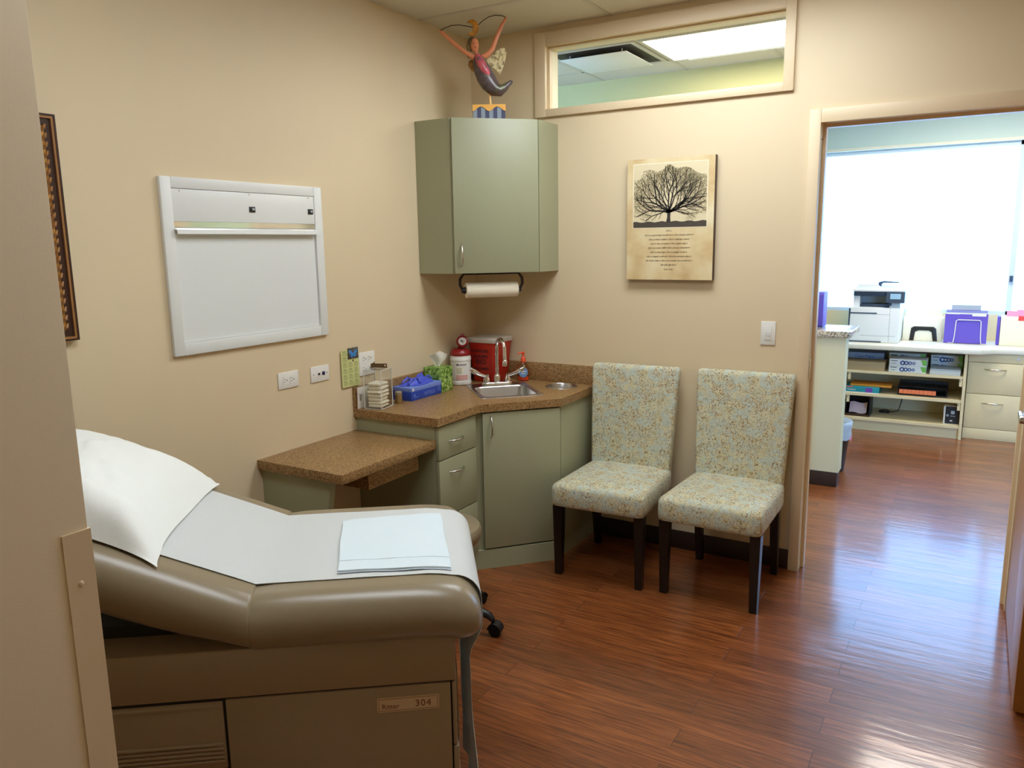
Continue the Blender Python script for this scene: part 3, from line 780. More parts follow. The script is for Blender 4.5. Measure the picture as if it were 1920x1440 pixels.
for s_ in (-1, 1):
    b = B().use(M['plastic_k']); b.cyl(TC+TU*s_*.1405, TC+TU*s_*.160, .0185, .014, 14); b.build('end_hub', t, True)
b = B().use(M['roll'])
def rg(u, r): return [TC+TU*u+TN*r*math.cos(2*PI*k/28)+Vector((0, 0, 1))*r*math.sin(2*PI*k/28) for k in range(28)]
b.rings([rg(-.140, .019), rg(-.140, .038), rg(-.138, .040), rg(.138, .040), rg(.140, .038), rg(.140, .019)], closed=True)
place(b, 'paper_towel_roll', tuple(TC), 'white paper towel roll hanging under the wall cabinet', 'paper towel')

# sink, faucet, chute
t = thing('sink', 'small stainless steel drop-in corner sink', 'sink', (.40, -.36, CT), PI/4)
b = B().use(M['steel'])
def rz_(pts, z): return [(p[0], p[1], z) for p in pts]
O = lambda i, r=.022, dy0=0, dy1=0: rrect(-.168+i, .168-i, -.204+i+dy0, .204-i-dy1, r, 5)
b.rings([rz_(O(0), .0004), rz_(O(.001), .0035), rz_(O(.006), .005), rz_(O(.012), .004)], False, False)
I = lambda i, r=.04: rrect(-.146+i, .146-i, -.180+i, .105-i, r, 5)
b.rings([rz_(O(.012), .004), rz_(I(0), .0035), rz_(I(.004), -.002), rz_(I(.010), -.10), rz_(I(.03, .03), -.135), rz_(I(.09, .02), -.142)], False, True)
b.build('basin', t, smooth=35)
b = B().use(M['chrome']); b.lathe([(.022, -.1415), (.024, -.139), (.018, -.139), (.016, -.1412)], (0, -.04, 0), 20); b.build('drain', t)
t = thing('faucet', 'chrome gooseneck faucet with two wrist blade handles', 'faucet', (.40, -.36, CT+.004), PI/4)
b = B().use(M['chrome']); yb = .148
b.rings([[(p[0], p[1]+yb, z) for p in rrect(-.085+i, .085-i, -.026+i, .026-i, .025-i*.6, 6)] for i, z in ((0, 0.0002), (0, .012), (.004, .018), (.012, .021))]); b.build('deck_plate', t)
b = B().use(M['chrome'])
b.lathe([(.017, .018), (.017, .05), (.013, .056), (.011, .06)], (0, yb, 0), 18)
sw = Matrix.Translation((0, yb, 0)) @ Matrix.Rotation(math.radians(9), 4, 'Z') @ Matrix.Translation((0, -yb, 0))
pts = [(0, yb, .055), (0, yb, .15)] + [(0, yb-.055+.055*math.cos(a), .205+.055*math.sin(a)) for a in [PI*k/12 for k in range(0, 13)]] + [(0, yb-.112, .17), (0, yb-.113, .145)]
b.tube(pts, .0095, 14)
b.lathe([(.012, .0), (.013, .003), (.013, .028), (.010, .032)], (0, yb-.113, .120), 16); bmesh.ops.transform(b.bm, matrix=sw, verts=b.bm.verts); b.build('spout', t)
for s_ in (-1, 1):
    b = B().use(M['chrome'])
    b.lathe([(.018, .012), (.018, .035), (.013, .042), (.014, .058), (.008, .063)], (s_*.060, yb, 0), 16)
    pts = [(s_*.056, yb, .052), (s_*.078, yb-.006, .055), (s_*.105, yb-.012, .066), (s_*.135, yb-.018, .086), (s_*.152, yb-.020, .100)]
    b.tube(pts, [.011, .012, .015, .020, .013], 12, flat=.75); h = b.build('wrist_blade_handle', t)
    b = B().use(M['plastic_w']); b.prism([(0, -.008), (.008, 0), (0, .008), (-.008, 0)], 0, .0015, Matrix.Translation((s_*.139, yb-.0285, .092)) @ Matrix.Rotation(PI/2+.35, 4, 'X')); b.use(M['ink_k']).prism([(.003*math.cos(2*PI*k/10), .003*math.sin(2*PI*k/10)) for k in range(10)], .0015, .0019, Matrix.Translation((s_*.139, yb-.0285, .092)) @ Matrix.Rotation(PI/2+.35, 4, 'X')); b.build('index_button', h)
b = B().use(M['steel']); cc = (HCX, HCY, CT)
b.lathe([(HR+.009, .0003), (HR+.008, .003), (HR-.001, .0045), (HR-.003, .002), (HR-.003, -.12)], cc, 36, cap0=False, cap1=False)
b.lathe([(HR-.003, -.121), (HR-.003, -.12)], cc, 36)
place(b, 'waste_chute', cc, 'round steel waste chute ring let into the countertop', 'waste chute')

# ------------------------------------------------------------------ things on the counter
# soap
t = thing('soap_bottle', 'clear pump soap bottle with orange pump by the right backsplash', 'soap bottle', (.352, -.062, CT+.0005), .5)
b = B().use(M['soapliq']); b.lathe([(.026, 0), (.031, .004), (.033, .03), (.034, .06), (.030, .085), (.018, .105), (.013, .112)], (0, 0, 0), 24, 1, .65); b.build('bottle', t)
b = B().use(M['orange']); b.lathe([(.024, .003), (.029, .006), (.030, .022), (.024, .023)], (0, 0, 0), 24, 1, .62); b.build('liquid_soap', t)
b = B().use(M['label_b']); b.prism([(.025*math.cos(2*PI*k/24), .030*math.sin(2*PI*k/24)) for k in range(24)], 0, .0012, Matrix.Translation((0, -.0235, .052)) @ Matrix.Rotation(PI/2, 4, 'X'))
b.use(M['label_w']).box(-.016, .016, -.0252, -.0246, .055, .060); b.box(-.010, .010, -.0252, -.0246, .043, .048); b.build('label_sticker', t)
b = B().use(M['orange']); b.lathe([(.0145, .110), (.0145, .128), (.008, .136), (.006, .15), (.008, .156), (.008, .165), (.004, .168)], (0, 0, 0), 16)
b.tube([(0, 0, .161), (-.02, -.012, .163), (-.03, -.018, .155)], [.005, .0045, .003], 10); b.build('pump', t)
# sharps bin
t = thing('sharps_container', 'red sharps bin with a pale grey lid in the counter corner', 'sharps container', (.165, -.125, CT+.0005))
def rr3(x0, x1, y0, y1, r, z): return [(x, y, z) for x, y in rrect(x0, x1, y0, y1, r, 4)]
b = B().use(M['red'])
b.rings([rr3(-.060, .066, -.072, .088, .014, 0), rr3(-.066, .072, -.078, .094, .016, .012), rr3(-.086, .095, -.098, .100, .02, .232)]); b.build('bin', t)
b = B().use(M['smoke'])
b.rings([rr3(-.090, .099, -.102, .103, .02, .226), rr3(-.092, .101, -.104, .1035, .02, .230), rr3(-.092, .101, -.104, .1035, .02, .246), rr3(-.086, .095, -.098, .098, .02, .252), rr3(-.066, .075, -.06, .06, .015, .256)]); b.build('lid', t)
for k, (q, sz) in enumerate((("DANGER", .026), ("SHARPS", .028), ("BIO", .042), ("HAZARD", .024))):
    z = .172-k*.034
    b = B().use(M['ink_k']); b.text(q, sz, (-.001, -.0795-.0205*z/.232-.0012, z), (1, 0, 0), (0, -.09, 1), 'CENTER', .0004); b.build('printed_word', t)
# wipes canister
t = thing('wipes_canister', 'white disinfectant wipes canister with open red lid', 'canister', (.085, -.302, CT+.0005), math.radians(-58))
b = B().use(M['plastic_w']); b.lathe([(.054, 0), (.058, .004), (.0585, .02), (.056, .022), (.0565, .135), (.059, .137), (.059, .150), (.056, .155), (.056, .166)], n=36); b.build('tub', t)
b = B().use(M['dkred']); b.lathe([(.058, .164), (.0595, .168), (.058, .178), (.046, .196), (.040, .200), (.034, .196), (.02, .195)], n=36); b.build('lid', t)
b = B().use(M['dkred']); cap = Matrix.Translation((-.022, .012, .236)) @ Matrix.Rotation(math.radians(72), 4, 'Y') @ Matrix.Rotation(PI/2, 4, 'Z')
b.lathe([(.030, -.004), (.034, -.002), (.034, .004), (.030, .007)], n=28); b.box(-.010, .010, .030, .044, -.003, .004, bev=.001)
bmesh.ops.transform(b.bm, matrix=cap, verts=b.bm.verts)
b.box(-.040, -.032, -.012, .012, .188, .212, bev=.002); d = b.build('flip_cap', t)
b = B().use(M['label_w']); b.lathe([(.022, .0068), (.022, .0076)], n=24); b.use(M['ink_k']).box(-.012, .012, -.0015, .002, .0076, .008); b.box(-.004, .0, -.012, .012, .0076, .008, mtx=Matrix.Rotation(.6, 4, 'Z')); bmesh.ops.transform(b.bm, matrix=cap, verts=b.bm.verts); b.build('round_sticker', d)
b = B()
def curved(a0, a1, z0, z1, r, m, nn=14):
    b.use(m); ri = r-.0006
    b.rings([[(ri*math.cos(a), ri*math.sin(a), z0), (r*math.cos(a), r*math.sin(a), z0), (r*math.cos(a), r*math.sin(a), z1), (ri*math.cos(a), ri*math.sin(a), z1)] for a in [a0+(a1-a0)*k/nn for k in range(nn+1)]])
curved(-.75, .75, .028, .128, .0572, M['label_w'])
curved(-.45, .75, .030, .058, .0576, M['label_p']); curved(-.45, .3, .062, .10, .0576, M['gauze'])
for k in range(6): curved(-.40, .1+.04*(k % 3), .066+k*.0055, .068+k*.0055, .0579, M['calink'])
curved(-.40, -.14, .112, .119, .0579, M['ink_k']); curved(-.08, .62, .113, .117, .0579, M['ink_k'])
b.build('wrap_label', t)
# tissue box
t = thing('tissue_box', 'green leaf patterned cube tissue box with a tissue pulled up', 'tissue box', (.087, -.520, CT+.0005), .06)
b = B().use(M['leafbox']); b.box(-.056, .056, -.056, .056, 0, .130, bev=.001); b.build('carton', t)
b = B().use(M['tissue'])
def tis(u, v):
    x = (u-.5)*(.03+.075*v)+.008*math.sin(v*3); y = .012*math.sin(u*7+v*2)*(1-.3*v)-.01*v
    z = .1305+.085*v-(.05*abs(u-.55))*v
    return ((x, y, z), (0, 1, 0))
b.sheet(tis, 12, 8, .0008)
bmesh.ops.transform(b.bm, matrix=Matrix.Rotation(.9, 4, 'Z'), verts=b.bm.verts)
b.build('tissue', t, smooth=60)
# glove box
t = thing('glove_box', 'blue carton of nitrile gloves with gloves spilling from its top', 'glove box', (.088, -.706, CT+.0005))
b = B().use(M['blue']); b.box(-.060, .060, -.127, .127, 0, .066, bev=.0012); b.use(M['ltblue']).box(-.0604, .0604, -.1274, .1274, .046, .0662, bev=.001); b.build('carton', t)
b = B().use(M['ltblue']); b.text("NITRILE", .026, (.0604, -.02, .014), (0, 1, 0), (0, 0, 1)); b.text("gloves", .013, (.0604, -.10, .012), (0, 1, 0), (0, 0, 1)); b.prism([(-.112, .022), (-.1, .034), (-.094, .030), (-.104, .018)], .0601, .0606, Matrix(((0, 0, 1, 0), (1, 0, 0, 0), (0, 1, 0, 0), (0, 0, 0, 1))))
for k in range(5): b.box(.0604, .0608, .095, .118, .020+k*.006, .022+k*.006)
b.text("gloves", .016, (-.045, -.1276, .012), (1, 0, 0), (0, 0, 1)); b.use(M['label_w']); b.prism([(.008*math.cos(2*PI*k/14)-.112, .008*math.sin(2*PI*k/14)+.056) for k in range(14)], .0604, .0608, Matrix(((0, 0, 1, 0), (1, 0, 0, 0), (0, 1, 0, 0), (0, 0, 0, 1))))
b.build('printed_lettering', t)
b = B().use(M['glove'])
rg_ = random.Random(3)
def gl(cx, cy, rx, ry, h, seed):
    def fn(u, v):
        a = u*2*PI; r = v
        nz = mnoise.noise(Vector((math.cos(a)*1.6*r+seed, math.sin(a)*1.6*r, seed*2.1)))
        n2 = mnoise.noise(Vector((math.cos(a)*4*r+seed, math.sin(a)*4*r, 5+seed)))
        rr = r*(1+.35*nz)
        return (cx+math.cos(a)*rx*rr, cy+math.sin(a)*ry*rr, .067+h*(1-r**1.6)*(1+.7*nz)+.010*n2*(1-r)+.001)
    b.quadgrid(fn, 28, 9)
gl(-.005, .0, .052, .100, .026, 1.3); gl(-.012, .05, .040, .060, .036, 4.2); gl(.010, .03, .036, .066, .038, 8.6); gl(.0, -.035, .034, .05, .030, 12.1)
for k, (y0, dx, dy, h) in enumerate(((-.02, .02, -.075, .010), (-.03, -.02, -.07, .018), (.0, .045, -.03, .012), (.06, .03, .03, .012))):
    b.tube([(0, y0, .085), (dx*.6, y0+dy*.5, .088+h), (dx, y0+dy, .078+h*.3)], [.013, .010, .006], 10, flat=.5)
b.build('nitrile_gloves', t, smooth=50)
# small jar
t = thing('small_jar', 'little brass coloured lidded jar between acrylic box and gloves', 'jar', (.112, -.890, CT+.0005))
b = B().use(M['brass']); b.lathe([(.015, 0), (.018, .003), (.018, .040), (.016, .044)], n=24); b.build('jar_body', t)
b = B().use(M['steel']); b.lathe([(.019, .043), (.0195, .046), (.0195, .056), (.016, .059)], n=24); b.build('lid', t)
# acrylic holder, gauze inside, clip on top, card beside
AX = Vector((.093, -1.018, CT+.0005)); ar = .19
t = thing('acrylic_holder', 'clear acrylic box full of folded gauze at the counter end', 'holder', AX, ar)
hx, hy, hz, th = .046, .054, .188, .003
b = B().use(M['clear'])
b.box(-hx, hx, -hy, hy, 0, th); b.box(-hx, hx, -hy, -hy+th, th, hz); b.box(-hx, hx, hy-th, hy, th, hz); b.box(-hx, -hx+th, -hy+th, hy-th, th, hz); b.box(hx-th, hx, -hy+th, hy-th, th, hz)
b.box(-hx-.006, hx+.006, -hy-.006, hy+.006, -.0002, .0035)
b.build('clear_walls', t)
b = B().use(M['clear']); b.box(-hx-.001, hx+.001, -hy-.001, hy+.001, hz, hz+.003); b.build('clear_lid', t)
b = B().use(M['acrylic_edge']); e = .0016  # pale strips paint the light glow along the clear walls' edges
for sx in (-1, 1):
    for sy in (-1, 1): b.box(sx*hx-e, sx*hx+e, sy*hy-e, sy*hy+e, .003, hz)
for z in (.003, hz+.0015):
    for sy in (-1, 1): b.box(-hx, hx, sy*hy-e*.8, sy*hy+e*.8, z-e*.8, z+e*.8)
    for sx in (-1, 1): b.box(sx*hx-e*.8, sx*hx+e*.8, -hy, hy, z-e*.8, z+e*.8)
b.build('edge_glow_strips', t)
rm = rootmtx(t)
zc_ = .0042
for k in range(7):
    th_ = (.017, .015, .019, .016, .018, .020, .017)[k]
    b = B().use(M['gauze']); rk = random.Random(k)
    wx, wy = .038-rk.random()*.004, .046-rk.random()*.006
    b.box(-wx, wx, -wy, wy, 0, th_*.96, bev=th_*.42, seg=3)
    for v in b.bm.verts:
        v.co.z += .0034*mnoise.noise(v.co*60+Vector((k, 0, 0))); v.co.z = max(v.co.z, .0001)
    o = b.build('gauze_pad', smooth=60)
    o.location = rm @ Vector((rk.uniform(-.002, .002), rk.uniform(-.002, .002), zc_)); o.rotation_euler = (0, 0, ar+rk.uniform(-.06, .06)); zc_ += th_
    tag(o, ('lowest' if k == 0 else 'topmost' if k == 6 else ('second', 'third', 'fourth', 'fifth', 'sixth')[k-1])+(' folded cream gauze pad in the clear acrylic box' if k in (0, 6) else ' folded cream gauze pad from the bottom in the clear acrylic box'), 'gauze pad', 'gauze pads in the acrylic box')
t = thing('metal_bracket', 'bent steel bracket with a hole lying on the acrylic box', 'bracket', AX+Vector((0, 0, hz+.0044)), ar)
b = B().use(M['steel_dark'])
hol = [(.036+.004*math.cos(2*PI*k/14), .012+.004*math.sin(2*PI*k/14)) for k in range(14)]
b.prism([(-.020, 0), (.046, .0), (.046, .022), (-.020, .020)], -.001, .001, Matrix(((1, 0, 0, 0), (0, 0, -1, .012), (0, 1, 0, 0), (0, 0, 0, 1))), holes=(hol,))
b.build('flat_bar', t)
b = B().use(M['steel_dark']); b.prism([(-.042, 0), (-.020, 0), (-.020, .030), (-.028, .022), (-.042, .018)], -.001, .001, Matrix(((1, 0, 0, 0), (0, 0, -1, .012), (0, 1, 0, 0), (0, 0, 0, 1))))
b.box(-.042, -.020, .0, .012, 0, .002); b.build('folded_tab', t)
t = thing('note_card', 'white handwritten card leaning on the backsplash end', 'card', (.026, -1.058, CT+.0005))
b = B().use(M['card']); b.box(.0, .0012, -.036, .050, 0, .104, mtx=Matrix.Rotation(.02, 4, 'Y')); b.use(M['pinkcard']).box(.0, .0014, -.038, -.036, 0, .104, mtx=Matrix.Rotation(.02, 4, 'Y')); b.build('card_sheet', t)
b = B().use(M['ink_k']); b.text("Slm", .024, (.0042, -.024, .074), (0, 0, -1), (0, 1, 0), 'LEFT', .0002, .3); b.build('handwriting', t)

# ------------------------------------------------------------------ desk shelf below the counter end
t = thing('writing_shelf', 'low brown speckled writing shelf fixed below the counter end', 'desk', (.24, -1.4, 0))
b = B().use(M['counter']); b.box(.001, .474, -1.698, -1.0815, .708, .748, bev=.0015); b.build('shelf_top', t, True)
b = B().use(M['sage']); b.prism([(.001, .02), (.10, .02), (.355, .50), (.392, .7078), (.001, .7078)], -1.675, -1.645, Matrix(((1, 0, 0, 0), (0, 0, 1, 0), (0, 1, 0, 0), (0, 0, 0, 1)))); b.build('support_panel', t, True)
b = B().use(M['counter']); b.box(.12, .42, -1.487, -1.147, .620, .690, bev=.001); b.use(M['sage']).box(.125, .41, -1.48, -1.155, .690, .7078); b.build('pencil_drawer', t, True)

# ------------------------------------------------------------------ stool
SC0 = Vector((.645, -1.326, 0))
t = thing('stool', 'taupe vinyl rolling stool behind the exam table', 'stool', SC0, math.radians(9))
b = B().use(M['vinyl']); b.lathe([(.165, .385), (.182, .392), (.190, .415), (.190, .435), (.182, .452), (.160, .462), (.08, .465), (.01, .465)], n=40); b.build('seat', t)
b = B().use(M['plastic_k']); b.lathe([(.15, .384), (.155, .372), (.06, .362), (.05, .345), (.028, .34), (.028, .17), (.034, .165), (.034, .08)], n=24); b.build('column', t)
b = B().use(M['plastic_k']); b.tube([(.02, -.02, .36), (.12, -.10, .372), (.19, -.135, .376), (.235, -.15, .37)], [.007, .006, .010, .008], 10, flat=.6); b.build('height_lever', t)
for k in range(5):
    a = 2*PI*k/5; c, s_ = math.cos(a), math.sin(a)
    mm = Matrix.Rotation(a, 4, 'Z')
    b = B().use(M['plastic_k'])
    pts = [(.02, 0, .115), (.10, 0, .112), (.19, 0, .095), (.235, 0, .082), (.250, 0, .066)]
    b.tube(pts, [.026, .024, .019, .017, .012], 10)
    b.cyl((.252, 0, .072), (.252, 0, .045), .008, n=10)
    bmesh.ops.transform(b.bm, matrix=mm, verts=b.bm.verts); leg = b.build('leg', t)
    b = B().use(M['plastic_k'])
    for q in (-1, 1): b.lathe([(.012, -.009), (.024, -.009), (.0265, -.005), (.0265, .005), (.024, .009), (.012, .009)], n=22); bmesh.ops.translate(b.bm, vec=(0, 0, q*.0), verts=[])
    bmesh.ops.transform(b.bm, matrix=Matrix.Translation((.262, -.013, .0268)) @ Matrix.Rotation(PI/2, 4, 'X'), verts=b.bm.verts)
    b.lathe([(.012, -.009), (.024, -.009), (.0265, -.005), (.0265, .005), (.024, .009), (.012, .009)], n=22)
    nn = 22*6
    b.bm.verts.ensure_lookup_table(); vs = b.bm.verts[-nn:]
    bmesh.ops.transform(b.bm, matrix=Matrix.Translation((.262, .013, .0268)) @ Matrix.Rotation(PI/2, 4, 'X'), verts=vs)
    hood = [[(.262+.030*math.cos(w), y, .0268+.030*math.sin(w)) for w in [.0+PI*j/10 for j in range(11)]]+[(.262+.0272*math.cos(w), y, .0268+.0272*math.sin(w)) for w in [PI-PI*j/10 for j in range(11)]] for y in (-.023, .023)]
    b.rings(hood)
    bmesh.ops.transform(b.bm, matrix=mm, verts=b.bm.verts); b.build('caster', leg)

# ------------------------------------------------------------------ dining chairs
def make_chair(label, loc, rz):
    t = thing('upholstered_chair', label, 'chair', loc, rz, 'floral chairs against the back wall')
    # local: x width centred, y = 0 at the front legs, +y to the wall
    b = B().use(M['fabric'])
    def seat(z, i, w=.236, y0=-.045, y1=.455, tz=0):
        out = []
        for x, y in rrect(-1, 1, 0, 1, .09, 4):
            pass
        pts = rrect(-w+i, w-i, y0+i, y1-i*.2, .028, 5)
        return [(x*(1-.06*max(0, (y-.1))/.4), y, z+(tz*(1-((x)/w)**2)*(1-((y-.2)/.27)**2) if tz else 0)) for x, y in pts]
    b.rings([seat(.362, .012), seat(.366, .003), seat(.385, 0), seat(.450, 0), seat(.466, .006), seat(.474, .02), seat(.480, .07, tz=.004), seat(.482, .13, tz=.006)]); b.build('seat', t, smooth=60)
    # tapered, raked back
    b = B().use(M['fabric'])
    def bk(z, inset=0, d=0):
        u = (z-.33)/.66
        w = .208+.030*u - inset
        yc = .438+.072*u**1.3
        h = .033-.006*u-d
        return [(x, y+yc, z) for x, y in rrect(-w, w, -h, h, min(.016, h*.9), 4)]
    zs = [.335, .34, .36, .42, .5, .6, .7, .8, .9, .965]
    b.rings([bk(.330, .010, .010), bk(.335, .003, .003)]+[bk(z) for z in zs[1:]]+[bk(.980, .002, .002), bk(.990, .008, .008), bk(.994, .018, .016)]); b.build('backrest', t, smooth=60)
    for sx in (-1, 1):
        b = B().use(M['espresso']); x = sx*.208
        b.rings([[(x+dx*h-sx*(.024-h)*0, dy*h+.0, z) for dx, dy in ((-1, -1), (1, -1), (1, 1), (-1, 1))] for z, h in ((.001, .0165), (.05, .0175), (.361, .0235))]); b.build('leg', t)
        b = B().use(M['espresso']); x = sx*.188
        b.rings([[(x+dx*h, y+dy*h, z) for dx, dy in ((-1, -1), (1, -1), (1, 1), (-1, 1))] for z, h, y in ((.001, .016, .462), (.15, .018, .442), (.361, .021, .425))]); b.build('leg', t)
    return t
ch1 = make_chair('floral upholstered parsons chair standing next to the sink cabinet', (1.061, -.590, 0), math.radians(2.2))
def copy_tree(o, parent=None):
    c = o.copy(); COL.objects.link(c)
    if parent is not None: c.parent = parent
    for chd in o.children: copy_tree(chd, c)
    return c
ch2 = copy_tree(ch1); ch2.location = (1.590, -.556, 0); ch2.rotation_euler = (0, 0, math.radians(-1)); ch2['label'] = 'floral upholstered parsons chair standing nearest the doorway'

# ------------------------------------------------------------------ exam table
TA = math.radians(37.45); TU_ = Vector((math.cos(TA), math.sin(TA), 0)); TV_ = Vector((math.sin(TA), -math.cos(TA), 0))
TS0, TT0 = -.9, 2.5
TO = TU_*TS0+TV_*TT0
TM = Matrix.Translation(TO) @ Matrix.Rotation(TA, 4, 'Z')
# local x = s - TS0, local y = TT0 - t
def lx(s): return s-TS0
t = thing('exam_table', 'taupe padded exam table with drawers in its steel base', 'exam table', TO, TA)
FY = -.30    # front face of the base
b = B().use(M['tablebase'])
XF, XR = lx(-.275), lx(-1.45)
b.box(XR, XF-.012, FY+.012, .30, .09, .535); b.box(XR, XF, FY, .30, .540, .668, bev=.006)
b.box(XR+.03, XF-.06, FY+.05, .26, 0.0, .09)
b.build('cabinet_body', t)
b = B().use(M['tablegap']); b.box(XR+.004, XF-.008, FY+.008, .29, .095, .5395); b.build('shadow_gap', t)
b = B().use(M['tablebase']); b.box(lx(-.838), lx(-.290), FY, FY+.012, .10, .5365, bev=.0015); sd = b.build('side_panel', t)
b = B().use(M['tablebase']); b.box(lx(-.286), XF-.001, FY, FY+.05, .362, .536, bev=.003); b.box(lx(-.286), XF+.004, FY, FY+.05, .10, .357, bev=.003); b.build('corner_post', t)
for z0, z1 in ((.352, .5345), (.225, .347), (.10, .22)):
    b = B().use(M['tablebase'])
    x0, x1 = lx(-1.42), lx(-.846)
    b.box(x0, x1, FY+.002, FY+.014, z0, z1-.016, bev=.0015)
    b.prism([(0, z1-.017), (0, z1-.012), (.012, z1), (.014, z1), (.014, z1-.017)], x0, x1, Matrix(((0, 0, 1, 0), (1, 0, 0, FY), (0, 1, 0, 0), (0, 0, 0, 1))))
    if z1 > .5:
        for k in range(5): b.box(x0, x1-.004, FY-.003, FY+.003, z0+.018+k*.0115, z0+.0255+k*.0115, bev=.0015)
    b.build('drawer', t)
for z0, z1 in ((.385, .53), (.235, .38), (.10, .23)):
    b = B().use(M['tablebase']); b.box(XF-.012, XF+.006, -.235, .28, z0, z1, bev=.003); b.use(M['plastic_w']).box(XF+.006, XF+.0075, -.235, .28, z0+.002, z0+.010); b.build('foot_drawer', t)
# name plate
b = B().use(M['plate']); px0, px1, pz0, pz1 = lx(-.474), lx(-.319), .469, .5085
b.prism(rrect(px0, px1, pz0, pz1, .005), FY-.0012, FY, Matrix(((1, 0, 0, 0), (0, 0, 1, 0), (0, 1, 0, 0), (0, 0, 0, 1)))); np_ = b.build('name_plate', t)
b = B().use(M['ink_m'])
for q in ((px0+.004, px1-.004, pz0+.0035, pz0+.0043), (px0+.004, px1-.004, pz1-.0043, pz1-.0035), (px0+.004, px0+.0048, pz0+.0035, pz1-.0035), (px1-.0048, px1-.004, pz0+.0035, pz1-.0035)): b.box(q[0], q[1], FY-.0018, FY-.0011, q[2], q[3])
b.text("Ritter", .0185, (px0+.011, FY-.0014, pz0+.009), (1, 0, 0), (0, 0, 1)); b.text("304", .0255, (px0+.094, FY-.0014, pz0+.0105), (1, 0, 0), (0, 0, 1), space=1.1); b.build('printed_lettering', np_)
# pivot bracket under the raised head end
b = B().use(M['tablegap']); b.box(lx(-1.40), lx(-.95), -.20, .20, .668, .70); b.build('tilt_bracket', t)
# cushions
HW = .352
def cushion(x0, x1, th, r0, r1, rs, top):
    """rounded slab from x0 to x1; r0/r1 end radii, rs side radius; local z: 0 = top, -th = bottom"""
    prof = []
    for j in range(9): prof.append((x0+r0*(1-math.cos(PI/2*j/8)), r0*(1-math.sin(PI/2*j/8))))
    for j in range(1, 12): prof.append((x0+r0+(x1-r1-x0-r0)*j/12, 0))
    for j in range(9): prof.append((x1-r1+r1*math.sin(PI/2*j/8), r1*(1-math.cos(PI/2*j/8))))
    rs_ = []
    for x, ins in prof:
        k = min(ins, th/2-.004)
        rr = max(min(rs, th/2-k-.001), .003)
        pts = rrect(-HW+ins*.85, HW-ins*.85, -th+k, -k, rr, 8)
        rs_.append([top(x, y, z) for y, z in pts])
    return rs_
VX = lx(-.757)
def top_seat(x, y, z):
    drop = .022*max(0, (x-lx(-.36))/.14)**2
    return (x, y, .806-drop+z+(.010*math.exp(-((x-VX)/.03)**2)*-.4 if z > -.03 else 0))
b = B().use(M['vinyl']); b.rings(cushion(VX-.006, lx(-.205), .142, .009, .066, .066, top_seat)); b.build('seat_cushion', t, smooth=70)
SL = math.radians(22.5)
def top_back(x, y, z):
    d = VX-x      # distance up the slope
    zz = z
    bl = math.exp(-(max(0, d)/.11)**2)
    return (VX-d*math.cos(SL)+zz*math.sin(SL)*(1-bl), y, .806+d*math.sin(SL)+zz*math.cos(SL))
b = B().use(M['vinyl']); b.rings(cushion(VX-.82, VX+.004, .150, .06, .009, .068, top_back)); b.build('back_cushion', t, smooth=70)
# welted crease gather at the front of the valley
# paper strip
def path_pts():
    P = []
    for k in range(14):
        d = .62*(1-k/13)
        P.append((VX-d*math.cos(SL), .8095+d*math.sin(SL)))
    P[-1] = (VX+.0, .8085)
    x = VX+.04
    xe = lx(-.205)-.068
    n = 14
    for k in range(n+1):
        xx = x+(xe-x)*k/n
        P.append((xx, .809-.022*max(0, (xx-lx(-.36))/.14)**2))
    dz = P[-1][1]
    for k in range(1, 9):
        a = PI/2*k/8
        P.append((xe+.071*math.sin(a), dz-.071*(1-math.cos(a))))
    zt = P[-1][1]
    for k in range(1, 26):
        f = k/25
        zz = zt-(zt-.16)*f; tk = min(1, max(0, (.672-zz)/.10)); tk = tk*tk*(3-2*tk)
        P.append((xe+.071-.040*tk+.004*math.sin(f*9)*f+.004*f, zz))
    return P
PP = path_pts()
def pap(u, v):
    i = v*(len(PP)-1); k = min(int(i), len(PP)-2); f = i-k
    x = PP[k][0]*(1-f)+PP[k+1][0]*f; z = PP[k][1]*(1-f)+PP[k+1][1]*f
    dx, dz = PP[k+1][0]-PP[k][0], PP[k+1][1]-PP[k][1]; L_ = math.hypot(dx, dz) or 1
    y = -.247+.497*u
    hang = max(0, (k-36)/25)
    x += hang*.011*math.sin(u*21+1.2)+hang*.006*math.sin(u*9+1)
    w = .0012*mnoise.noise(Vector((x*14, y*6, 0))) if k > 13 and k < 28 else 0
    return ((x, y, z+w), (-dz/L_, 0, dx/L_))
b = B().use(M['paper']); b.sheet(pap, 40, len(PP)-1, .0012)
o = b.build('exam_paper', smooth=60); o.location = TO; o.rotation_euler = (0, 0, TA)
tag(o, 'white crepe paper strip running over the exam table and down its end', 'exam paper')
# absorbent pad
b = B()
tl = [(lx(-.583), TT0-2.345), (lx(-.560), TT0-2.322), (lx(-.292), TT0-2.320), (lx(-.276), TT0-2.728), (lx(-.562), TT0-2.722)]
zt_ = lambda x: .8108-.022*max(0, (x-lx(-.36))/.14)**2
def padf(u, v, off):
    # bilinear with a cut corner
    L0, R0 = Vector(tl[4]), Vector(tl[3]); L1, R1 = Vector(tl[0]), Vector(tl[2])
    p = (L0*(1-u)+R0*u)*(1-v)+(L1*(1-u)+R1*u)*v
    x, y = p
    if v > .90 and u < .10: y -= (.10-u)*.12*(v-.9)/.1
    x += .0015*math.sin(v*9); y += .002*math.sin(u*8)*(1-v)
    z = zt_(x)+off+.0015*mnoise.noise(Vector((x*18, y*18, off*100)))+.0014
    return (x, y, z)
b.use(M['padback']); b.sheet(lambda u, v: (padf(u, v, .0005), (0, 0, 1)), 20, 20, .0012)
b.use(M['pad']); b.sheet(lambda u, v: (padf(.004+.992*u, .012+.984*v, .0035), (0, 0, 1)), 20, 20, .0044)
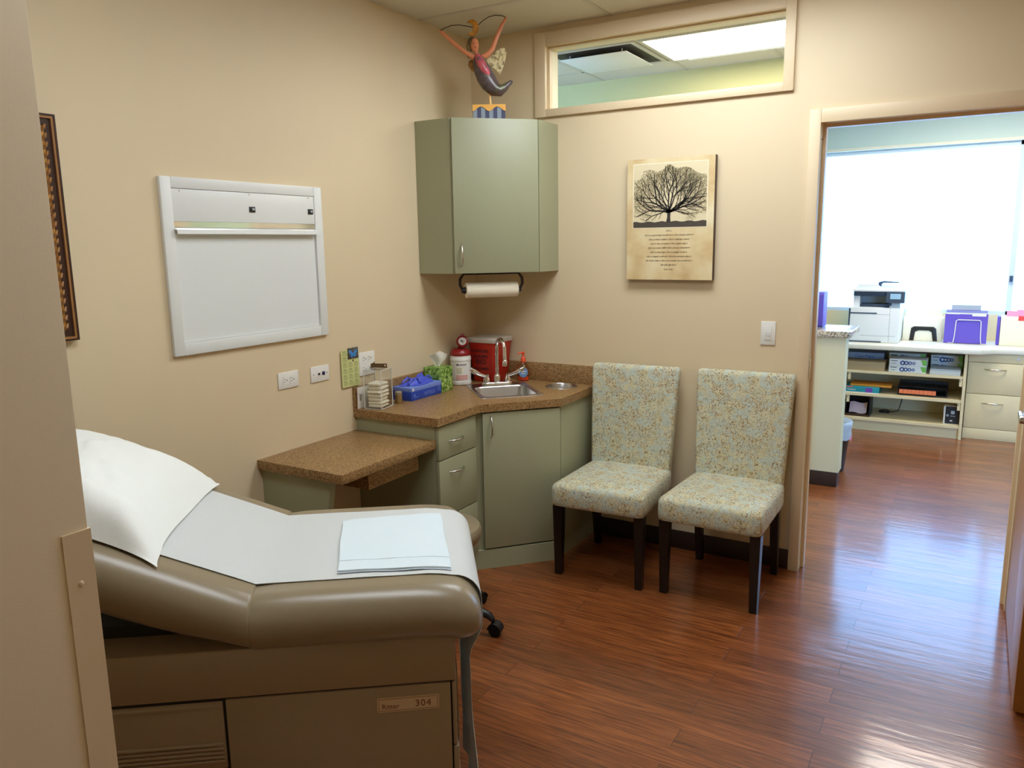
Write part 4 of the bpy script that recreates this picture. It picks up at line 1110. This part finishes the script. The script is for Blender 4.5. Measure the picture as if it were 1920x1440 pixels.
b.sheet(lambda u, v: (padf(.002+.996*u, .17+.83*v, .0060), (0, 0, 1)), 20, 20, .0014)
o = b.build('underpad', smooth=50); o.location = TO; o.rotation_euler = (0, 0, TA)
tag(o, 'folded pale blue absorbent pad lying on the table paper', 'underpad')
# pillow, lying on the raised head section
b = B().use(M['pillow'])
PC = .435; PL, PW = .215, .300
def pil(u, v, side):
    a, c = 2*u-1, 2*v-1        # a up the slope, c across (towards camera = -1)
    ea, ec = abs(a), abs(c)
    pin = (1-.10*(ec**2)*(1-ea**3))
    pin2 = (1-.09*(ea**2)*(1-ec**3))
    d = PC+a*PL*pin2; y = c*(PW if c > 0 else .312)*pin
    h = (max(0, 1-ea**2.6)**.55)*(max(0, 1-ec**(2.8 if c > 0 else 6))**.55)
    nz = mnoise.noise(Vector((a*2.2, c*2.2, 1.0)))+.5*mnoise.noise(Vector((a*6, c*5, 4.0)))
    if side > 0:
        z = .050+(.098-.030*max(0, a)-.016*max(0, c))*h+.016*nz*h
        if c < -.2: z += .011*(-c-.2)*math.sin(a*5.5+c*9+.8)*h**.3-.020*max(0, a)*(-c-.2)
    else: z = .052-.043*min(1, h*1.6)
    edge = max(ea, ec)
    z -= .040*max(0, (edge-.8)/.2)**1.5
    z += .010*math.sin(a*9+c*4)*max(0, edge-.75)
    if c < -.7: z -= (.042+.022*max(0, a))*(-.7-c)/.3
    ins = max(0, abs(y)-.284); dr = .068-math.sqrt(max(0, .068**2-min(ins, .066)**2))
    z = max(z, (.006 if side > 0 else .0045)-dr)
    return (VX-d*math.cos(SL)-z*math.sin(SL)*1.0, y, .810+d*math.sin(SL)+z*math.cos(SL))
nu, nv_ = 34, 44
V1 = [[b.bm.verts.new(pil(i/nu, j/nv_, 1)) for j in range(nv_+1)] for i in range(nu+1)]
V2 = [[(V1[i][j] if i in (0, nu) or j in (0, nv_) else b.bm.verts.new(pil(i/nu, j/nv_, -1))) for j in range(nv_+1)] for i in range(nu+1)]
for i in range(nu):
    for j in range(nv_):
        for V, rv in ((V1, 0), (V2, 1)):
            q = (V[i][j], V[i+1][j], V[i+1][j+1], V[i][j+1])
            try: b.bm.faces.new(q[::-1] if rv else q)
            except ValueError: pass
bmesh.ops.recalc_face_normals(b.bm, faces=b.bm.faces)
o = b.build('pillow', smooth=75); o.location = TO; o.rotation_euler = (0, 0, TA)
tag(o, 'white pillow in a crisp paper case on the raised table head', 'pillow')

# ------------------------------------------------------------------ angel figurine on the wall cabinet
KF = .965; CAMP = Vector((2.5358, -3.8581, 1.6204))
def fp(x, y, z): return CAMP+(Vector((x, y, z))-CAMP)*KF
t = thing('angel_figurine', 'painted winged angel figurine holding a wire with a moon', 'figurine', fp(.272, -.233, 2.278).xy.to_3d()+Vector((0, 0, wz1)))
FU = Vector((.848, .530, 0)).normalized(); FN = Vector((.530, -.848, 0)).normalized(); UZ = Vector((0, 0, 1))
zb0 = wz1+.0005; zb1 = fp(.2, -.23, 2.340).z
bc = fp(.265, -.237, 0); bc.z = 0
fm = Matrix(((FU.x, -FN.x, 0, bc.x), (FU.y, -FN.y, 0, bc.y), (0, 0, 1, 0), (0, 0, 0, 1)))
b = B()
hwid = .081
for k in range(8):
    b.use(M['stripe2'] if k % 2 == 0 else M['stripe1']); x = -hwid+2*hwid*k/8
    b.box(x, x+2*hwid/8, -.03, .03, zb0, zb1-.008, mtx=fm)
b.build('striped_base', t, True)
b = B().use(M['ochre'])
pts = [(-hwid-.002, zb1), (-hwid-.002, zb1-.028)]+[(-hwid-.002+(2*hwid+.004)*k/24, zb1-.021-.011*math.cos(4*PI*k/24)*(1 if k else 1)) for k in range(25)]+[(hwid+.002, zb1)]
b.prism(pts, -.033, .033, fm @ Matrix(((1, 0, 0, 0), (0, 0, 1, 0), (0, 1, 0, 0), (0, 0, 0, 1)))); b.build('scalloped_base_top', t, True)
off = FN*.0
b = B().use(M['dowel']); b.cyl(fp(.272, -.233, 2.338), fp(.264, -.237, 2.452), .0055, n=10); b.build('dowel', t, True)
b = B().use(M['dress'])
bp_ = [((.215, -.268, 2.592), .010), ((.218, -.266, 2.582), .024), ((.224, -.262, 2.560), .034), ((.235, -.256, 2.525), .043), ((.250, -.246, 2.485), .047), ((.268, -.236, 2.450), .045), ((.292, -.221, 2.420), .038), ((.315, -.206, 2.414), .030), ((.335, -.194, 2.428), .021), ((.352, -.183, 2.445), .013), ((.365, -.175, 2.455), .011), ((.372, -.170, 2.458), .003)]
b.tube([fp(*p) for p, r in bp_], [r*KF for p, r in bp_], 18); b.build('dress', t, True, smooth=60)
b = B().use(M['bodice'])
bq = [((.219, -.2675, 2.586), .012), ((.226, -.2655, 2.566), .021), ((.238, -.260, 2.538), .024), ((.252, -.252, 2.508), .023), ((.266, -.243, 2.484), .016), ((.276, -.236, 2.468), .006)]
b.tube([fp(*p)+FN*(.0235 if k else .012) for k, (p, r) in enumerate(bq)], [r*KF for p, r in bq], 14); b.build('rose_bodice', t, True, smooth=60)
b = B().use(M['skin'])
b.tube([fp(.216, -.268, 2.580), fp(.212, -.270, 2.610)], [.009, .010], 10)
b.sphere(fp(.207, -.273, 2.638)+FN*.004, (.021, .021, .034), 18, 12)
b.sphere(fp(.212, -.270, 2.636)+FN*.026, (.004, .005, .009), 8, 6)
b.build('head', t, True, smooth=60)
hd = t.children[-1]
b = B().use(M['hair'])
hc = fp(.207, -.273, 2.642)
b.sphere(hc-FN*.010-FU*.012+UZ*.004, (.026, .026, .034), 16, 10)
for k in range(7): b.tube([hc-FU*.022-FN*.005+UZ*(.02-.006*k), hc-FU*(.034+.004*math.sin(k*2))+UZ*(.0-.010*k), hc-FU*.030+UZ*(-.03-.006*k)], [.006, .007, .003], 8)
b.build('hair', t, True)
b = B().use(M['bark'])
for dx in (-.008, .008): b.sphere(fp(.207, -.273, 2.642)+FN*.024+FU*dx, (.0028, .0028, .002), 8, 6)
b.sphere(fp(.210, -.270, 2.622)+FN*.024, (.005, .004, .0016), 8, 6); b.build('face_paint', t, True)
for pts, rr in (([(.218, -.264, 2.570), (.190, -.285, 2.586), (.155, -.306, 2.612), (.105, -.338, 2.660), (.066, -.361, 2.700), (.054, -.368, 2.709)], (.014, .013, .011, .010, .008, .005)),
                ([(.236, -.254, 2.580), (.262, -.240, 2.590), (.286, -.224, 2.622), (.305, -.212, 2.680), (.328, -.198, 2.735), (.347, -.186, 2.772)], (.014, .014, .012, .011, .010, .005))):
    b = B().use(M['skin']); b.tube([fp(*p) for p in pts], [r*KF for r in rr], 10); b.build('arm', t, True, smooth=60)
# wings
def wing(pts, m):
    b = B().use(m); o3 = [fp(*p)-FN*.030 for p in pts]
    n_ = len(o3)
    b.rings([[p+FN*.005 for p in o3], [p-FN*.004 for p in o3]])
    c = sum(o3, Vector())/n_
    return b.build('wing', t, True, smooth=30)
wing([(.245, -.25, 2.56), (.285, -.222, 2.60), (.315, -.204, 2.628), (.338, -.19, 2.630), (.346, -.185, 2.605), (.338, -.19, 2.56), (.325, -.198, 2.52), (.315, -.204, 2.50), (.30, -.214, 2.52), (.27, -.232, 2.545)], M['wing'])
wing([(.225, -.262, 2.575), (.195, -.28, 2.575), (.178, -.292, 2.565), (.176, -.294, 2.545), (.19, -.285, 2.520), (.212, -.27, 2.510), (.228, -.26, 2.530)], M['wingo'])
b = B().use(M['wire'])
w1 = [fp(*p) for p in ((.056, -.366, 2.711), (.075, -.355, 2.722), (.105, -.336, 2.735), (.140, -.314, 2.738), (.175, -.293, 2.731), (.203, -.276, 2.725))]
w2 = [fp(*p) for p in ((.224, -.262, 2.737), (.245, -.250, 2.757), (.270, -.234, 2.775), (.300, -.215, 2.783), (.330, -.197, 2.780), (.345, -.187, 2.771))]
b.tube(w1, .0021, 8); b.tube(w2, .0021, 8); b.build('wire_loop', t, True)
b = B().use(M['moon'])
mc = fp(.198, -.279, 2.722)
out = []; inn = []
for k in range(15):
    a = math.radians(125-250*k/14)
    out.append((.038*math.cos(a)*.85, .038*math.sin(a)))
for k in range(15):
    a = math.radians(-118+236*k/14)
    inn.append((-.017+.024*math.cos(a)*.85, .026*math.sin(a)))
mp_ = out+inn
b.rings([[mc+FU*x+UZ*z+FN*.008 for x, z in mp_], [mc+FU*x+UZ*z-FN*.008 for x, z in mp_]], False, False)
b.bm.verts.ensure_lookup_table()
nq = len(mp_)
for base in (0, nq):
    for k in range(14):
        q = [b.bm.verts[base+k], b.bm.verts[base+k+1], b.bm.verts[base+nq-2-k], b.bm.verts[base+nq-1-k]]
        b.bm.faces.new(q)
bmesh.ops.recalc_face_normals(b.bm, faces=b.bm.faces)
b.build('crescent_moon', t, True)

# ------------------------------------------------------------------ office beyond the doorway
t = thing('transaction_counter', 'speckled granite ledge on the half wall beyond the doorway', 'counter', (1.72, 1.68, 1.0))
b = B().use(M['granite']); b.prism(rrect(1.605, 1.875, 1.475, 1.90, .02), 1.0005, 1.04, bev=.006); b.build('granite_slab', t, True)
b = B().use(M['purple']); b.prism(rrect(0, .16, 0, .235, .025), -.022, .022, Matrix(((0, 0, 1, 1.646), (1, 0, 0, 1.68), (0, 1, 0, 1.0405), (0, 0, 0, 1))), bev=.002)
place(b, 'binder', (1.646, 1.76, 1.0405), 'purple binder standing on the granite ledge at the door jamb', 'binder')
FT = .745
t = thing('office_counter', 'pale beige office worktop below the bright far window', 'countertop', (2.3, 3.6, FT))
b = B().use(M['beige_top']); b.prism([(1.2, 3.245), (2.55, 3.245), (2.61, 3.26), (2.70, 3.335), (2.78, 3.355), (4.3, 3.355), (4.3, 3.948), (1.2, 3.948)], .708, FT, bev=.003); b.build('worktop', t, True)
# open shelf unit
t = thing('shelf_unit', 'beige open shelf unit under the office worktop', 'shelf unit', (2.0, 3.5, 0))
SX0, SX1, SY0, SY1 = 1.45, 2.525, 3.285, 3.80
for x in (SX0, SX1-.022):
    b = B().use(M['beige']); b.box(x, x+.022, SY0, SY1, .08 if x < 2 else 0, .7075); b.build('side_panel', t, True)
b = B().use(M['beige']); b.box(SX0+.022, SX1-.022, SY1-.012, SY1, .08, .7075); b.build('back_panel', t, True)
for z in (.110, .322, .520):
    b = B().use(M['beige']); b.box(SX0+.022, SX1-.022, SY0+.005, SY1-.012, z-.022, z); b.build('shelf', t, True)
for z in (.298, .496):
    for x in (1.645, SX1-.046):
        b = B().use(M['beige']); b.box(x, x+.022, SY0+.01, SY0+.03, z-.06, z); b.use(M['slot']).box(x+.003, x+.008, SY0+.009, SY0+.0105, z-.02, z-.012); b.build('shelf_support', t, True)
b = B().use(M['beige']); b.box(SX0+.022, SX1-.022, SY0+.03, SY0+.045, 0, .087); b.build('toe_kick', t, True)
# file drawers
t = thing('file_cabinet', 'beige two-drawer file cabinet right of the open shelves', 'cabinet', (2.72, 3.6, 0))
b = B().use(M['beige']); b.box(2.53, 2.91, 3.395, 3.90, 0, .7075); b.box(2.53, 2.91, 3.377, 3.395, .634, .7075, bev=.001); b.box(2.53, 2.91, 3.377, 3.395, 0.0, .088, bev=.001); b.build('carcass', t, True)
b = B().use(M['nickel']); b.cyl((2.868, 3.377, .670), (2.868, 3.372, .670), .009, n=14); b.build('lock', t, True)
for z0, z1, zh in ((.378, .630, .578), (.092, .373, .302)):
    b = B().use(M['beige']); b.box(2.532, 2.908, 3.377, 3.395, z0, z1, bev=.0015); d = b.build('drawer', t, True)
    b = B().use(M['nickel']); bow_handle(b, (2.645, 3.377, zh), (2.795, 3.377, zh), (0, -1, 0), .005); b.build('handle', d, True)
# printer
t = thing('printer', 'white and slate multifunction printer on the office worktop', 'printer', (1.806, 3.62, FT+.0005))
b = B().use(M['printer_w'])
b.prism([(-.17, 0), (.19, 0), (.20, .01), (.20, .30), (-.19, .30), (-.195, .05), (-.185, .015)], -.19, .19, Matrix(((1, 0, 0, 0), (0, 0, -1, 0), (0, 1, 0, 0), (0, 0, 0, 1))), bev=.006); b.build('body', t)
b = B().use(M['printer_d']); b.box(-.203, -.190, -.185, .18, .012, .29); b.box(-.185, .065, -.1935, -.188, .004, .012); b.box(-.195, .02, -.1935, -.188, .246, .256, bev=.001)
b.box(-.1, .17, -.1908, -.1895, .058, .0595); b.box(.120, .1215, -.1908, -.1895, .01, .30); b.box(.02, .12, -.1908, -.1895, .242, .2435); b.build('dark_trim', t)
b = B().use(M['printer_w']); b.box(-.175, -.125, -.15, .17, .30, .40); b.box(.11, .19, -.15, .17, .30, .40); b.box(-.125, .11, .05, .17, .30, .40); b.build('bridge', t)
b = B().use(M['printer_d']); b.box(-.125, .11, -.13, .05, .301, .325, bev=.004); b.box(.10, .125, -.17, -.12, .315, .345, bev=.004); b.build('output_tray', t)
b = B().use(M['printer_d']); b.box(-.175, .09, -.17, .18, .395, .435, bev=.004); b.build('scanner_bed', t)
b = B().use(M['printer_d']); b.prism([(-.21, .345), (-.20, .435), (-.10, .435), (-.10, .37), (-.19, .34)], .085, .225, Matrix(((0, 0, 1, 0), (1, 0, 0, 0), (0, 1, 0, 0), (0, 0, 0, 1)))); d = b.build('control_panel', t)
b = B().use(M['screen']); b.prism([(-.2095, .375), (-.2045, .42), (-.2035, .42), (-.2085, .375)], .115, .195, Matrix(((0, 0, 1, 0), (1, 0, 0, 0), (0, 1, 0, 0), (0, 0, 0, 1)))); b.build('touch_screen', d)
b = B().use(M['printer_w']); b.box(-.18, .215, -.19, .18, .434, .452, bev=.005); b.prism([(-.16, .452), (.20, .452), (.02, .472), (.0, .492), (-.15, .492)], -.15, .16, Matrix(((1, 0, 0, 0), (0, 0, 1, 0), (0, 1, 0, 0), (0, 0, 0, 1)))); b.build('document_feeder', t)
b = B().use(M['printer_d']); b.tube([(.015, -.05, .475), (.018, -.05, .50), (.045, -.05, .512), (.16, -.05, .508)], [.014, .016, .008, .003], 10); b.box(.01, .16, -.05, .10, .503, .507); b.build('feeder_tray', t)
# loose sheet, file boxes
b = B().use(M['paper']); b.prism([(2.085, 3.45), (2.27, 3.42), (2.30, 3.66), (2.11, 3.66)], FT+.0006, FT+.0016)
place(b, 'paper_sheet', (2.19, 3.55, FT+.0006), 'white sheet of paper flat on the worktop beside the printer', 'paper')
t = thing('file_box', 'beige file box with a black arch handle right of the printer', 'file box', (2.165, 3.78, FT+.0006))
b = B().use(M['ivory']); b.box(-.152, .152, -.06, .10, 0, .20, bev=.003); b.build('box', t)
b = B().use(M['ivory'])
for k in range(4): b.box(-.14, .14-.01*k, -.03+.03*k, -.026+.03*k, .198, .27-.008*((k*3) % 4))
b.build('papers', t)
b = B().use(M['plastic_k'])
arch = [(-.098, .0), (-.064, .0), (-.055, .075), (-.03, .088), (.05, .088), (.072, .075), (.085, 0), (.118, 0), (.105, .105), (.085, .122), (-.065, .122), (-.088, .108)]
b.prism(arch, .0605, .067, Matrix(((1, 0, 0, 0), (0, 0, -1, 0), (0, 1, 0, .002), (0, 0, 0, 1))), bev=.002); b.build('arch_handle', t)
t = thing('folder_rack', 'white wire rack of purple folders in front of the window', 'folder rack', (2.487, 3.68, FT+.0006))
b = B().use(M['purple']); b.box(-.155, .155, -.045, -.040, .004, .25); b.build('front_folder', t)
for k in range(4):
    b = B().use(M['purple'] if k % 2 else M['filegrey']); b.box(-.150, .150, -.028+.022*k, -.024+.022*k, .004, .262+.004*k); b.build('folder', t)
b = B().use(M['filegrey']); b.box(-.115, .10, .07, .074, .006, .315); b.build('grey_folder', t)
b = B().use(M['label_w']); b.box(-.15, -.05, -.0462, -.045, .245, .256); b.box(-.05, .04, -.0462, -.045, .247, .254); b.box(.04, .14, -.048, -.0462, .232, .256); b.build('index_tab', t)
b = B().use(M['plastic_w'])
for y in (-.052, .095):
    b.tube([(-.12, y, .004), (-.085, y, .004), (-.078, y, .05), (-.072, y, .19), (-.06, y, .20), (.095, y, .20), (.107, y, .19), (.112, y, .05), (.118, y, .004), (.15, y, .004)], .0035, 8)
for x in (-.12, .15): b.cyl((x, -.052, .004), (x, .095, .004), .0035, n=8)
b.build('wire_rack', t)
t = thing('file_box', 'ivory file box with pink and red folders at the right frame edge', 'file box', (2.86, 3.68, FT+.0006))
b = B().use(M['ivory']); b.box(-.128, .17, -.06, .10, 0, .235, bev=.003); b.build('box', t)
b = B().use(M['purple']); b.box(-.150, -.130, -.04, .10, 0, .235, bev=.002); b.build('side_folder', t)
b = B().use(M['pink']); b.box(-.09, .0, .0, .004, .235, .28); b.box(-.02, .16, .02, .024, .235, .29); b.build('pink_folder', t)
b = B().use(M['redf']); b.box(-.01, .12, -.0625, -.0605, .208, .245); b.build('red_tab', t)
# shelf contents
def ream_front(b, x0, x1, yf_, z0, z1, circ=True):
    h = z1-z0
    b.use(M['rblue'])
    for k in range(4):
        r = h*(.36-.045*k); cx_ = x0+(x1-x0)*(.36+.10*k)
        b.prism([(cx_+r*math.cos(2*PI*q/16), z0+h*.45+r*math.sin(2*PI*q/16)) for q in range(16)], 0, .0006, Matrix(((1, 0, 0, 0), (0, 0, -1, yf_), (0, 1, 0, 0), (0, 0, 0, 1))))
        b.use(M['label_w']); b.prism([(cx_+r*.45*math.cos(2*PI*q/12), z0+h*.45+r*.45*math.sin(2*PI*q/12)) for q in range(12)], .0006, .001, Matrix(((1, 0, 0, 0), (0, 0, -1, yf_), (0, 1, 0, 0), (0, 0, 0, 1)))); b.use(M['rblue'])
    b.use(M['green']); b.prism([(x0+(x1-x0)*.84, z1-.002), (x1-.001, z1-.002), (x1-.001, z0+h*.15), (x0+(x1-x0)*.90, z0+h*.2)], 0, .0006, Matrix(((1, 0, 0, 0), (0, 0, -1, yf_), (0, 1, 0, 0), (0, 0, 0, 1))))
    b.use(M['ink_k']).box(x0+.012, x0+.062, yf_-.0006, yf_, z1-h*.32, z1-h*.22); b.use(M['calink']).box(x0+.02, x0+.05, yf_-.0006, yf_, z0+h*.28, z0+h*.36)
def ream(x0, x1, y0, z0, z1, label, m='ream', printed=True):
    t = thing('paper_ream', label, 'paper ream', ((x0+x1)/2, y0+.1, z0), 0, 'paper reams on the top office shelf')
    b = B().use(M[m]); b.box(x0, x1, y0, y0+.215, z0, z1, bev=.002); b.build('wrapper', t, True)
    if printed:
        b = B(); ream_front(b, x0, x1, y0, z0, z1); b.build('printed_front', t, True)
    return t
Z1_ = .5206
ream(1.955, 2.235, 3.315, Z1_, Z1_+.055, 'lower front white paper ream with blue dots on the top shelf')
ream(1.957, 2.237, 3.315, Z1_+.0556, Z1_+.110, 'upper front white paper ream with blue dots on the top shelf')
for k in range(2):
    t = ream(1.595, 1.895, 3.545, Z1_+k*.0606, Z1_+.06+k*.0606, ('lower' if k == 0 else 'upper')+' blue-grey copy paper ream behind the brown carton', 'ream_g', False)
    b = B().use(M['rblue']); b.text("Copy Paper", .034, (1.66, 3.5448, Z1_+k*.0606+.016), (1, 0, 0), (0, 0, 1)); b.build('printed_front', t, True)
ream(1.935, 2.215, 3.545, Z1_, Z1_+.06, 'lower rear white paper ream behind the dotted front reams'); ream(1.935, 2.215, 3.545, Z1_+.0606, Z1_+.13, 'upper rear white paper ream behind the dotted front reams')
ream(2.255, 2.49, 3.545, Z1_, Z1_+.065, 'lower rear white paper ream behind the loose white stack'); ream(2.255, 2.49, 3.545, Z1_+.0656, Z1_+.13, 'upper rear white paper ream behind the loose white stack')
b = B().use(M['kraft']); b.box(1.60, 1.925, 3.305, 3.525, Z1_, Z1_+.072, bev=.001); place(b, 'carton', (1.76, 3.41, Z1_), 'flat brown carton at the left of the top office shelf', 'carton')
t = thing('paper_stack', 'loose white paper stack at the right of the top office shelf', 'paper stack', (2.37, 3.41, Z1_))
b = B().use(M['paper']); b.box(2.262, 2.482, 3.30, 3.52, Z1_, Z1_+.035, bev=.001); b.build('sheets', t, True)
b = B().use(M['filegrey']); b.box(2.264, 2.480, 3.30, 3.52, Z1_+.0352, Z1_+.048); b.build('grey_top_sheets', t, True)
Z2_ = .3226
t = thing('teal_box', 'teal carton with a violet square on the middle office shelf', 'carton', (1.76, 3.42, Z2_))
b = B().use(M['teal']); b.box(1.625, 1.895, 3.31, 3.53, Z2_, Z2_+.055, bev=.001); b.use(M['plastic_w']).box(1.625, 1.895, 3.3095, 3.31, Z2_, Z2_+.005); b.build('carton', t, True)
b = B().use(M['violet']); b.box(1.788, 1.842, 3.3088, 3.31, Z2_+.006, Z2_+.046); b.build('violet_square', t, True)
b = B().use(M['label_w']); b.text("Folders", .022, (1.645, 3.3095, Z2_+.018), (1, 0, 0), (0, 0, 1)); b.use(M['redf']).box(1.632, 1.69, 3.3093, 3.31, Z2_+.044, Z2_+.052); b.build('printed_lettering', t, True)
b = B().use(M['envelope']); b.box(1.665, 1.985, 3.325, 3.54, Z2_+.0556, Z2_+.072, bev=.003); place(b, 'envelope', (1.82, 3.43, Z2_+.0556), 'orange padded envelope lying on the teal carton', 'envelope')
t = thing('desk_organizer', 'black desk tray with orange tabbed strip on the middle shelf', 'organizer', (2.185, 3.43, Z2_))
b = B().use(M['plastic_k']); b.box(2.03, 2.40, 3.36, 3.58, Z2_, Z2_+.012); b.box(2.03, 2.40, 3.56, 3.58, Z2_+.012, Z2_+.10); b.box(2.03, 2.036, 3.36, 3.56, Z2_+.012, Z2_+.07); b.box(2.394, 2.40, 3.36, 3.56, Z2_+.012, Z2_+.05); b.box(2.036, 2.394, 3.345, 3.56, Z2_+.072, Z2_+.076); b.build('tray', t, True)
for k in range(9):
    x = 2.045+k*.0305
    b = B().use(M['peach']); b.box(x, x+.029, 3.33, 3.356, Z2_+.018, Z2_+.052, bev=.001); b.build('orange_tab', t, True)
Z3_ = .1106
t = thing('paper_tray', 'black box with crumpled pale paper on the bottom office shelf', 'tray', (1.75, 3.45, Z3_))
b = B().use(M['plastic_k']); b.box(1.63, 1.83, 3.34, 3.56, Z3_, Z3_+.012); b.box(1.63, 1.638, 3.34, 3.56, Z3_+.012, Z3_+.14); b.box(1.822, 1.83, 3.34, 3.56, Z3_+.012, Z3_+.16); b.box(1.638, 1.822, 3.552, 3.56, Z3_+.012, Z3_+.16); b.use(M['framedark']).box(1.638, 1.822, 3.332, 3.34, Z3_, Z3_+.02); b.build('box', t, True)
b = B().use(M['pinkcard']); b.sheet(lambda u, v: ((1.66+.14*u, 3.38+.05*v, Z3_+.02+.085*v+.006*math.sin(u*7)), (0, -.9, .4)), 8, 6, .003); b.build('papers', t, True)
b = B().use(M['plastic_k'])
for q in range(2):
    b.tube([(1.93+.30*0+.05*math.cos(a+q)+.0, 3.60+.04*math.sin(a+q), Z3_+.006+.007*q+.002*math.sin(3*a)) for a in [2*PI*k/24 for k in range(22)]], .004, 6)
b.tube([(1.98, 3.60, Z3_+.008), (2.03, 3.63, Z3_+.02), (2.045, 3.70, Z3_+.09), (2.05, 3.76, Z3_+.16)], .004, 6)
place(b, 'power_cable', (1.95, 3.6, Z3_), 'coiled black cable on the bottom office shelf', 'cable')
t = thing('cartridge_box', 'black and white toner box at the right of the bottom shelf', 'carton', (2.44, 3.40, Z3_))
b = B().use(M['plastic_w']); b.box(2.385, 2.498, 3.345, 3.47, Z3_, Z3_+.148, bev=.001); b.use(M['ink_k']).prism(rrect(2.398, 2.498, Z3_+.004, Z3_+.147, .008), 0, .0008, Matrix(((1, 0, 0, 0), (0, 0, -1, 3.345), (0, 1, 0, 0), (0, 0, 0, 1)))); b.build('carton', t, True)
b = B().use(M['filegrey']); b.box(2.438, 2.464, 3.3435, 3.3441, Z3_+.085, Z3_+.112); b.prism([(2.415+.010*math.cos(2*PI*k/12), Z3_+.072+.010*math.sin(2*PI*k/12)) for k in range(12)], 0, .0006, Matrix(((1, 0, 0, 0), (0, 0, -1, 3.3441), (0, 1, 0, 0), (0, 0, 0, 1)))); b.box(2.434, 2.470, 3.3435, 3.3441, Z3_+.066, Z3_+.071); b.use(M['label_w']).box(2.434, 2.452, 3.3435, 3.3441, Z3_+.024, Z3_+.034); b.use(M['ink_k']).text("hp", .014, (2.4085, 3.3433, Z3_+.069), (1, 0, 0), (0, 0, 1)); b.build('printed_marks', t, True)
# waste bin by the half wall
t = thing('waste_bin', 'black waste bin with a white liner behind the half wall', 'waste bin', (1.735, 1.93, 0))
b = B().use(M['plastic_k']); b.lathe([(.085, .001), (.090, .006), (.117, .295), (.121, .298), (.121, .31), (.114, .31), (.110, .29), (.083, .012)], n=32, cap1=True); b.build('bin', t)
b = B().use(M['bag'])
def bagf(u, v):
    a = u*2*PI; nz = mnoise.noise(Vector((math.cos(a)*3, math.sin(a)*3, v*3)))
    r = .118+.010*math.sin(PI*v)+.012*nz*math.sin(PI*min(1, v*1.2)); z = .235+.13*math.sin(PI*.5*min(1, v*1.35))-.10*max(0, v-.74)
    if v > .74: r -= .08*(v-.74)
    if v < .15: r += .006; z += .02*nz
    return (r*math.cos(a), r*math.sin(a), z)
b.quadgrid(bagf, 40, 14); b.build('liner', t, smooth=60)
b = B().use(M['pink']); b.prism([(0, 0), (.022, .012), (.010, -.035)], 0, .001, Matrix(((.8, 0, .6, .118), (.6, 0, -.8, -.03), (0, 1, 0, .255), (0, 0, 0, 1)))); b.build('pink_tie', t)

# ------------------------------------------------------------------ world, camera, view
w = bpy.data.worlds.new('sky'); SC.world = w; w.use_nodes = True
bg = w.node_tree.nodes['Background']; bg.inputs[0].default_value = (.24, .52, 1.0, 1); bg.inputs[1].default_value = 9.0

cam = bpy.data.cameras.new('camera'); co = bpy.data.objects.new('camera', cam); COL.objects.link(co)
cam.sensor_fit = 'HORIZONTAL'; cam.sensor_width = 36; cam.lens = 1458.44/1920*36
cam.clip_start = .05; cam.clip_end = 50
yaw, pit, rol = .5372, -.1774, -.0152
fwd = Vector((-math.sin(yaw)*math.cos(pit), math.cos(yaw)*math.cos(pit), math.sin(pit)))
rgt = Vector((math.cos(yaw), math.sin(yaw), 0)); up = rgt.cross(fwd)
r2 = rgt*math.cos(rol)+up*math.sin(rol); u2 = -rgt*math.sin(rol)+up*math.cos(rol)
co.matrix_world = Matrix(((r2.x, u2.x, -fwd.x, CAMP.x), (r2.y, u2.y, -fwd.y, CAMP.y), (r2.z, u2.z, -fwd.z, CAMP.z), (0, 0, 0, 1)))
SC.camera = co
SC.view_settings.view_transform = 'Standard'; SC.view_settings.look = 'None'
SC.view_settings.exposure = 0; SC.view_settings.gamma = 1; SC.view_settings.use_curve_mapping = False
SC.cycles.max_bounces = 10; SC.cycles.diffuse_bounces = 6; SC.cycles.transparent_max_bounces = 16
